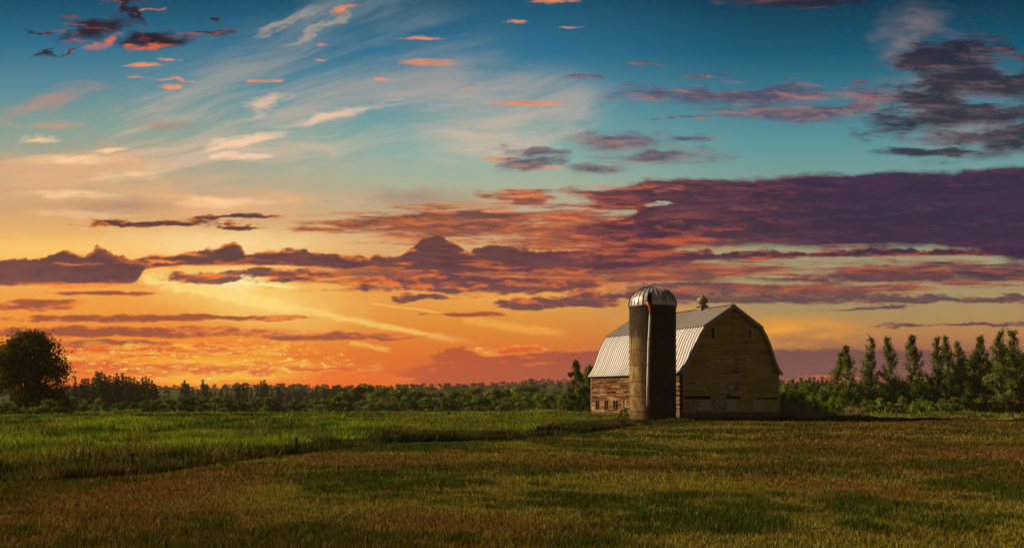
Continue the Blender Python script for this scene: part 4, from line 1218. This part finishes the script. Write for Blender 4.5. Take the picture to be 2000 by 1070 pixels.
for i, (px_, top, wp, Y_) in enumerate(pops):
    p = at(px_, Y=Y_); hh = zpx(top, Y_) - p.z; ww = wp * Y_ / 2000
    inst('poplar_tree', plab[i], 'tree', 'row of poplars at the right', p, (ww / 3.3, ww / 3.3, hh / 14.2), POP[(0, 1, 2, 3, 1, 0, 3, 2, 1, 2, 0, 3, 1)[i]], rz=i * 2.1)
# dark trees and bushes behind and between the poplars
bk = [(1670, 750, 44, 205), (1700, 742, 46, 215), (1722, 752, 42, 200), (1755, 740, 50, 210), (1772, 755, 40, 196), (1805, 738, 56, 205), (1845, 722, 56, 200), (1880, 700, 60, 196), (1905, 692, 60, 205), (1930, 700, 60, 195), (1968, 680, 66, 200), (1998, 690, 66, 190), (2040, 690, 66, 200), (2085, 700, 60, 200)]
for i, (px_, top, wp, Y_) in enumerate(bk):
    p = at(px_, Y=Y_); hh = zpx(top, Y_) - p.z; ww = wp * Y_ / 2000
    inst('leafy_tree', f'dark leafy tree behind the poplar row, {ordn(i)} from the left', 'tree', 'trees behind the poplars', p, (ww / 7.6, ww / 7.6, hh / 8.2), BEL[i % 5] if i % 2 else BT and BEL[(i + 2) % 5], rz=i)
ub = [(1640, 24, 150), (1668, 26, 150), (1690, 22, 152), (1716, 34, 152), (1736, 20, 150), (1762, 28, 152), (1785, 22, 150), (1812, 32, 150), (1838, 26, 152), (1862, 30, 150), (1888, 26, 150), (1912, 30, 150), (1936, 26, 150), (1962, 30, 150), (1990, 30, 150)]
for i, (px_, hp, Y_) in enumerate(ub):
    p = at(px_, Y=Y_); hh = hp * Y_ / 2000
    inst('understorey_bush', f'low bush among the poplar trunks, {ordn(i)} from the left', 'bush', 'bushes among the poplars', p, (hh / 2.1 * 1.1, hh / 2.1 * .9, hh / 2.1), SHR[(3, 1, 1, 3, 1, 0, 1, 3, 0, 1, 4, 4, 1, 4, 4)[i]], rz=i * 1.3)
# bramble thicket right of the barn
br = [(1518, 40, 128, 34), (1533, 46, 124, 36), (1549, 44, 126, 38), (1567, 46, 124, 40), (1586, 46, 126, 40), (1604, 42, 128, 40), (1622, 34, 130, 38), (1540, 56, 140, 40), (1575, 58, 142, 44), (1608, 50, 142, 40), (1640, 30, 134, 34), (1512, 52, 138, 36)]
BRM = [broad_proto(2.4, 3.6, 2400, .10, m_leaf_bri, s, 22, .05, .0, None, .7, 8) for s in (101, 102, 103)]
for i, (px_, hp, Y_, wp) in enumerate(sorted(br)):
    p = at(px_, Y=Y_); hh = hp * Y_ / 2000; ww = wp * Y_ / 2000
    inst('bramble_bush', f'bright green bramble in the thicket right of the barn, {ordn(i)} from the left', 'bush', 'bramble thicket beside the barn', p, (ww / 3.0, ww / 3.0, hh / 2.3), BRM[i % 3], rz=i * 2.3)

# far-off woods on the rising ground: one mass
g = np.random.default_rng(33)
sm1 = conifer_mesh(12, 5.0, 200, .28, m_leaf_far, leaf=.75); sm2 = conifer_mesh(12, 5.0, 201, .3, m_leaf_far, leaf=.8)
sb = [merged(broad_proto(9, 9, 150, .95, m_leaf_far, s, 14, .0, .0, None, .8, 0), 'far_tree') for s in (210, 211, 212)]
src = []
for me in [sm1, sm2] + sb:
    v = np.empty(len(me.vertices) * 3, np.float32); me.vertices.foreach_get('co', v)
    quads = np.array([tuple(p.vertices) for p in me.polygons if len(p.vertices) == 4], dtype=np.int64)
    src.append((v.reshape(-1, 3), quads))
V_, F_, base = [], [], 0
def far_tree(x_, y_, hh, kk):
    global base
    v, f = src[kk]
    a_ = g.random() * 6.28; ca, sa = math.cos(a_), math.sin(a_); s = hh / (12 if kk < 2 else 9)
    q = v.copy() * s * g.uniform(.9, 1.15) * ([1, 1, 1] if kk < 2 else [1.7, 1.7, 1]); q = np.stack([q[:, 0] * ca - q[:, 1] * sa + x_, q[:, 0] * sa + q[:, 1] * ca + y_, q[:, 2] + float(H(x_, y_))], 1)
    V_.append(q); F_.append(f + base); base += len(v)
for i in range(1500):
    y_ = g.uniform(700, 1650) if i % 3 else g.uniform(1250, 1600)
    u_ = g.uniform(-.62, .62); x_ = u_ * y_
    if fbm(x_ / 160, y_ / 120, 3) < .43 and y_ < 1150: continue
    far_tree(x_, y_, g.uniform(3, 9) * (1 if y_ > 1000 else .8), int(g.choice([0, 1, 2, 3, 4], p=[.08, .07, .28, .28, .29])))
V_ = np.concatenate(V_); F_ = np.concatenate(F_)
fw = mesh_np('far_woods', V_, F_, m_leaf_far, tint=g.random(len(F_)))
tag(fw, 'hazy mass of far-off trees along the rising horizon', 'woods', kind='stuff')
# ---------------------------------------------------------------- grass blades
m_grass = colmat('grass_blades', .3)
def blades(name, label, x, y, h, w, col, bend=.5, seed=1, cat='grass'):
    g = np.random.default_rng(seed)
    n = len(x); z = H(x, y)
    th = g.random(n) * 6.283; bd = h * g.uniform(.1, bend * 1.6, n); bth = g.random(n) * 6.283
    # each blade stands broadside to a random direction
    dx_, dy_ = np.cos(th) * w / 2, np.sin(th) * w / 2
    base = np.stack([x, y, z - .02], 1)
    v = np.empty((n, 3, 3), np.float32)
    v[:, 0] = base + np.stack([dx_, dy_, np.zeros(n)], 1)
    v[:, 1] = base - np.stack([dx_, dy_, np.zeros(n)], 1)
    v[:, 2] = base + np.stack([np.cos(bth) * bd, np.sin(bth) * bd, h + .02], 1)
    o = mesh_np(name, v.reshape(-1, 3), np.arange(n * 3).reshape(-1, 3), m_grass, col=col)
    tag(o, label, cat, kind='stuff')
    return o
def scatter(n, y0, y1, g, umax=.56, ypow=1.0):
    """random spots in the wedge the field of view crosses, a little wider than the frame"""
    y = (g.random(n) * (y1 ** (1 + ypow) - y0 ** (1 + ypow)) + y0 ** (1 + ypow)) ** (1 / (1 + ypow))
    x = g.uniform(-1, 1, n) * (.53 * y + 9)
    return x, y
def lerp3(a, b, t):
    return np.asarray(a)[None, :] * (1 - t[:, None]) + np.asarray(b)[None, :] * t[:, None]

# mown field
g = np.random.default_rng(77)
def mown_cols(x, y, g):
    n = len(x)
    gr = fbm(x * .8, y, 4, .26) + .45 * (fbm(x, y, 3, 1.1) - .5)           # greener clumps
    rd = fbm(x + 70, y + 31, 4, .10) + .15 * (fbm(x, y, 3, .7) - .5)      # thin reddish stubble
    t = sst(.42, .62, gr)
    c = lerp3((.235, .195, .022), (.060, .078, .009), t)
    r = .85 * sst(.54, .70, rd + .20 * sst(-2, 22, x - (y - 22) * .15)) * (1 - t * .7)
    c = c * (1 - r[:, None]) + np.array((.19, .085, .018))[None] * r[:, None]
    straw = (g.random(n) < .05 + .07 * (1 - t))
    c[straw] = c[straw] * .3 + np.array((.36, .26, .11)) * .7
    c *= (g.random(n)[:, None] ** 1.6 * 2.3 + .22)
    c[:, 1] *= g.uniform(.85, 1.15, n)
    return c, t
xs, ys_ = [], []
for n, a_, b_ in ((520000, 11, 32), (400000, 32, 60), (290000, 60, 118)):
    x, y = scatter(n, a_, b_, g, .58); xs.append(x); ys_.append(y)
x = np.concatenate(xs); y = np.concatenate(ys_)
keep = beyond(x, y) < 0; x, y = x[keep], y[keep]
c, t = mown_cols(x, y, g)
near = np.clip(y / 40, .6, 2.2)
h = (.05 + .085 * t + .07 * g.random(len(x))) * np.where(g.random(len(x)) < .02, 1.6, 1.0) * (1 + .25 * (near - 1))
w = y * .00095 * g.uniform(.6, 1.5, len(x))
blades('mown_grass', 'short olive and rust coloured grass of the mown field in front', x, y, h, w, c, .9, 2)

# meadow: green, uneven, tufted
def meadow_cols(x, y, g):
    n = len(x)
    b = beyond(x, y)
    a = fbm(x, y, 4, .09) ; q = fbm(x + 9, y + 50, 3, .3)
    c = lerp3((.030, .080, .006), (.32, .39, .020), sst(.36, .64, a * .5 + fbm(x + 5, y * 1.5, 3, .26) * .5))
    olive = sst(.50, .66, q + .12 * sst(-20, 12, x) + .10 * sst(6, 0, b))
    c = c * (1 - olive[:, None]) + np.array((.21, .18, .03))[None] * olive[:, None]
    rusty = sst(.58, .68, fbm(x + 200, y + 10, 4, .13)) * sst(30, 0, b)
    c = c * (1 - rusty[:, None]) + np.array((.20, .105, .035))[None] * rusty[:, None]
    fl = g.random(n) < .025 + .07 * sst(-18, 8, x) * sst(30, 3, b)
    c[fl] = np.array((.50, .42, .10))
    c *= (g.random(n)[:, None] ** 1.4 * 1.9 + .2)
    return c
xs, ys_ = [], []
for n, a_, b_ in ((190000, 26, 70), (220000, 70, 130), (155000, 130, 240), (60000, 240, 350)):
    x, y = scatter(n, a_, b_, g, .57); xs.append(x); ys_.append(y)
x = np.concatenate(xs); y = np.concatenate(ys_)
b = beyond(x, y); keep = (b > .15); x, y, b = x[keep], y[keep], b[keep]
# not inside the barn or the silo
BM = Matrix.Translation((24.33, 113.29, 0)) @ Matrix.Rotation(BA, 4, 'Z'); ca, sa = math.cos(BA), math.sin(BA)
def outside(x, y, pad=.1):
    lx = (x - 24.33) * ca + (y - 113.29) * sa; ly = -(x - 24.33) * sa + (y - 113.29) * ca
    inb = (np.abs(lx) < HW + pad) & (ly > -pad) & (ly < LEN + pad)
    return ~inb & ((x - SX) ** 2 + (y - SY) ** 2 > (SR + .08) ** 2)
keep = outside(x, y); x, y, b = x[keep], y[keep], b[keep]
c = meadow_cols(x, y, g)
far_ = np.clip(y / 60, .6, 4)
tuft = sst(.42, .62, fbm(x, y, 3, .30)) * sst(2, 12, b)
h = (.14 + .42 * tuft + .12 * g.random(len(x))) * np.clip(1.25 - y / 300, .4, 1)
near_barn = (x > 9) & (y > 95)
h = np.where(near_barn, h * .8, h)
lx_ = (x - 24.33) * ca + (y - 113.29) * sa
h = np.where((lx_ < -HW) & (lx_ > -HW - 4) & (y > 112) & (y < 140), h * 1.0 + .32, h)
w = y * .0010 * g.uniform(.6, 1.5, len(x))
blades('meadow_grass', 'long bright green meadow grass with yellow seed heads beyond the mown field', x, y, h, w, c, .8, 3)

# rough tall weeds along the edge of the mown field
g = np.random.default_rng(15)
n = 300000
x = g.uniform(-30, 62, n); bb = g.random(n) ** 1.3 * 7.0
bb *= np.where(x > 18, .45, 1)
y = yb(x) + bb + .1
nx = 26000; xf = g.uniform(17.5, 40, nx); yf = g.uniform(0, 1, nx)
foot_ = 110.9 + (xf - 18.6) * .40
x = np.concatenate([x, xf]); y = np.concatenate([y, yb(xf) + yf * np.maximum(foot_ - yb(xf), 1)]); bb = np.concatenate([bb, np.full(nx, 1.0)]); n = len(x)
k_ = (np.abs(x) < .53 * y + 9) & outside(x, y)
lob = fbm(x, y, 3, .28)
k_ &= g.random(n) < .25 + 1.2 * lob
x, y, bb, lob = x[k_], y[k_], bb[k_], lob[k_]
n = len(x)
tall = sst(.4, .65, lob)
env = sst(0, .8, bb) * .7 + .3
h = (.22 + .36 * tall + .20 * g.random(n)) * env * np.where(x > 18, .55, 1) * np.where((x > 11) & (x <= 18), .6, 1)
w = .030 * np.clip(y / 45, .8, 2.6) * g.uniform(.6, 1.5, n)
k_ = np.ones(n, bool)
for px_, py_, hw_ in ((1060, 855, 1.1), (1134, 830, 1.1), (258, 922, .22), (578, 885, .25), (785, 869, .25), (937, 863, .25)):
    q = at(px_, py_); k_ &= ~((np.abs(x - q.x * y / q.y) < hw_) & (y < q.y + .3) & (y > q.y - 6) & (g.random(n) < .85))
x, y, bb, lob, tall, env, h, w = (v_[k_] for v_ in (x, y, bb, lob, tall, env, h, w)); n = len(x)
c = lerp3((.018, .034, .005), (.10, .095, .018), sst(.35, .7, fbm(x + 4, y + 8, 3, .5)))
rus = g.random(n) < .10 + .25 * sst(.52, .68, fbm(x + 90, y, 3, .2)); c[rus] = (.19, .105, .035)
fl = g.random(n) < .03; c[fl] = (.50, .42, .12)
c *= (g.random(n)[:, None] ** 2.2 * 2.4 + .2)
blades('edge_weeds', 'tall rough weeds along the edge between mown field and meadow', x, y, h, w, c, .7, 4, 'weeds')
# ---------------------------------------------------------------- posts, rail frames, brushwood
m_post = simple('grey_fence_wood', (.06, .042, .028), .9, 0, .5, 4)
m_postlit = simple('sunlit_rail_wood', (.34, .23, .12), .9, 0, .4, 4)  # paler copy of the post wood, sunlight put into its colour
def post(px_, top, bot, lab, w=.11, lean=0.0, group='old fence posts in the meadow', m=m_post, Y=None):
    p = at(px_, bot) if Y is None else at(px_, Y=Y)
    hh = zpx(top, p.y) - p.z
    mb = MB(); r = w / 2
    mb.tube([(0, 0, -.4), (0, 0, hh * .5), (lean * hh, 0, hh - .03), (lean * hh, 0, hh)], [r * 1.05, r, r * .95, r * .7], 8)
    o = mb.build('fence_post', m); o.location = p
    tag(o, lab, 'fence post', group)
posts = [(258, 884, 922, 'tallest dark post standing in weeds at the lower left', .13, .01), (578, 853, 885, 'dark post against green grass left of centre', .15, 0), (785, 847, 869, 'post in the weedy edge below the widest pale shrub', .14, .02), (937, 848, 863, 'post in dark weeds left of the near rail frame', .14, 0),
         (149, 822, 834, 'thick short post in the meadow below the conifer clump', .3, 0), (209, 833, 841, 'leaning stub in the meadow, left of a pair', .2, .25), (222, 833, 842, 'upright stub in the meadow, right of a pair', .2, 0), (241, 824, 833, 'thin post in the meadow just right of two stubs', .1, .1),
         (756, 811, 818, 'thin post at the left end of the bright far strip', .16, 0), (876, 804, 812, 'thick square post at the far meadow edge', .5, 0), (887, 808, 812, 'short stump right of the thick far post', .4, 0), (986, 804, 812, 'thin far post below the pale shrub nearest the barn', .12, 0),
         (1092, 799, 804, 'stub near the trees left of the barn', .5, 0), (1150, 796, 804, 'post at the left corner of the barn', .38, 0), (1117, 800, 804, 'small stub between two stubs left of the barn', .25, 0), (963, 826, 833, 'short thin post in yellow weeds left of the near rail frame', .1, 0),
         (1052, 822, 829, 'thin stake in the meadow behind the near rail frame', .08, 0), (1977, 805, 819, 'post in dark bushes at the right edge', .18, 0), (1868, 806, 812, 'thin stake before the poplars', .12, 0), (1751, 799, 817, 'tall post right of the second rail frame under the poplars', .13, 0)]
for q in posts:
    post(q[0], q[1], q[2], q[3], q[4], q[5])
def frame(lab, pl, pr, rail, w, m, group='wooden rail frames'):
    """two posts joined by a rail: pl, pr = (column, top row, foot row)"""
    a = at(pl[0], pl[2]); b_ = at(pr[0], pr[2])
    b_ = at(pr[0], Y=a.y + (b_.y - a.y) * .3)
    root = thing('rail_frame', lab, 'fence frame', a, 0, group)
    for q, (px_, tp_, bt_) in ((a, pl), (b_, pr)):
        mb = MB(); hh = zpx(tp_, q.y) - a.z; o_ = q - a
        mb.bar((o_.x, o_.y, -.35 + (q.z - a.z)), (o_.x + .02, o_.y, hh), w, w, .6); mb.build('post', m, root)
    zl, zr = zpx(rail[0], a.y) - a.z, zpx(rail[1], b_.y) - a.z
    mb = MB(); mb.bar((-.05, -w * .6, zl), (b_.x - a.x + .05, b_.y - a.y - w * .6, zr), w * .9, w * .8, .8, roll=.1); mb.build('rail', m, root)
frame('dark rail frame with a sloping rail in the weeds left of the barn', (1049, 832, 855), (1071, 833, 853), (837.5, 833.5), .17, m_post)
frame('pale rail frame in the weeds nearest the silo', (1125, 817, 829), (1144, 817, 830), (818, 818.5), .17, m_postlit)
frame('pale low rail frame below the third poplar', (1694, 795.5, 806), (1718, 790, 805), (797, 797.5), .16, m_postlit)
frame('brown rail frame right of the pale one under the poplars', (1729, 799, 810), (1741, 801, 810), (800, 801), .16, m_postlit)
frame('dark rail frame in shade right of the barn', (1599, 797, 808), (1628, 796, 808), (798.5, 797), .14, m_post)
def brush(lab, px_, Y_, L, hgt, n, seed):
    g = np.random.default_rng(seed); p = at(px_, Y=Y_); mb = MB()
    for i in range(n):
        x0 = g.uniform(-L / 2, L / 2); y0 = g.uniform(-.8, .8); z0 = g.random() * hgt * (1 - (2 * x0 / L) ** 2)
        th = g.random() * 6.28; l = g.uniform(.5, 1.5); dz = g.uniform(-.25, .5)
        q = [(x0, y0, z0), (x0 + math.cos(th) * l * .5, y0 + math.sin(th) * l * .4, z0 + dz * .6 + g.normal() * .08), (x0 + math.cos(th) * l, y0 + math.sin(th) * l * .8, max(.02, z0 + dz))]
        mb.tube(q, [.035, .025, .012], 4, t=g.random())
    o = mb.build('brush_pile', m_brush); o.location = p
    tag(o, lab, 'brush pile', 'piles of cut branches')
m_brush = simple('dry_brown_branches', (.36, .22, .13), .9, 0, .6, 2)
brush('long pile of dry brown branches below the bramble right of the barn', 1552, 120, 5.0, 1.5, 420, 5)
brush('smaller pile of dry branches at the foot of the second poplar', 1660, 138, 3.6, 1.3, 240, 6)
brush('low scatter of dead twigs between the bramble and the poplars', 1618, 124, 3.0, .7, 130, 7)

# air
hz_m = bpy.data.materials.new('evening_haze'); hz_m.use_nodes = True
t = hz_m.node_tree; t.nodes.clear()
vo = t.nodes.new('ShaderNodeVolumePrincipled'); out = t.nodes.new('ShaderNodeOutputMaterial')
vo.inputs['Color'].default_value = (1.0, .80, .60, 1); vo.inputs['Density'].default_value = .00009
t.links.new(vo.outputs[0], out.inputs['Volume'])
mb = MB(); mb.box(-2400, 2400, -120, 1760, -4.5, 48)
hz = mb.build('haze', hz_m); tag(hz, kind='stuff'); hz['label'] = 'thin warm evening haze over the fields'; hz['category'] = 'haze'
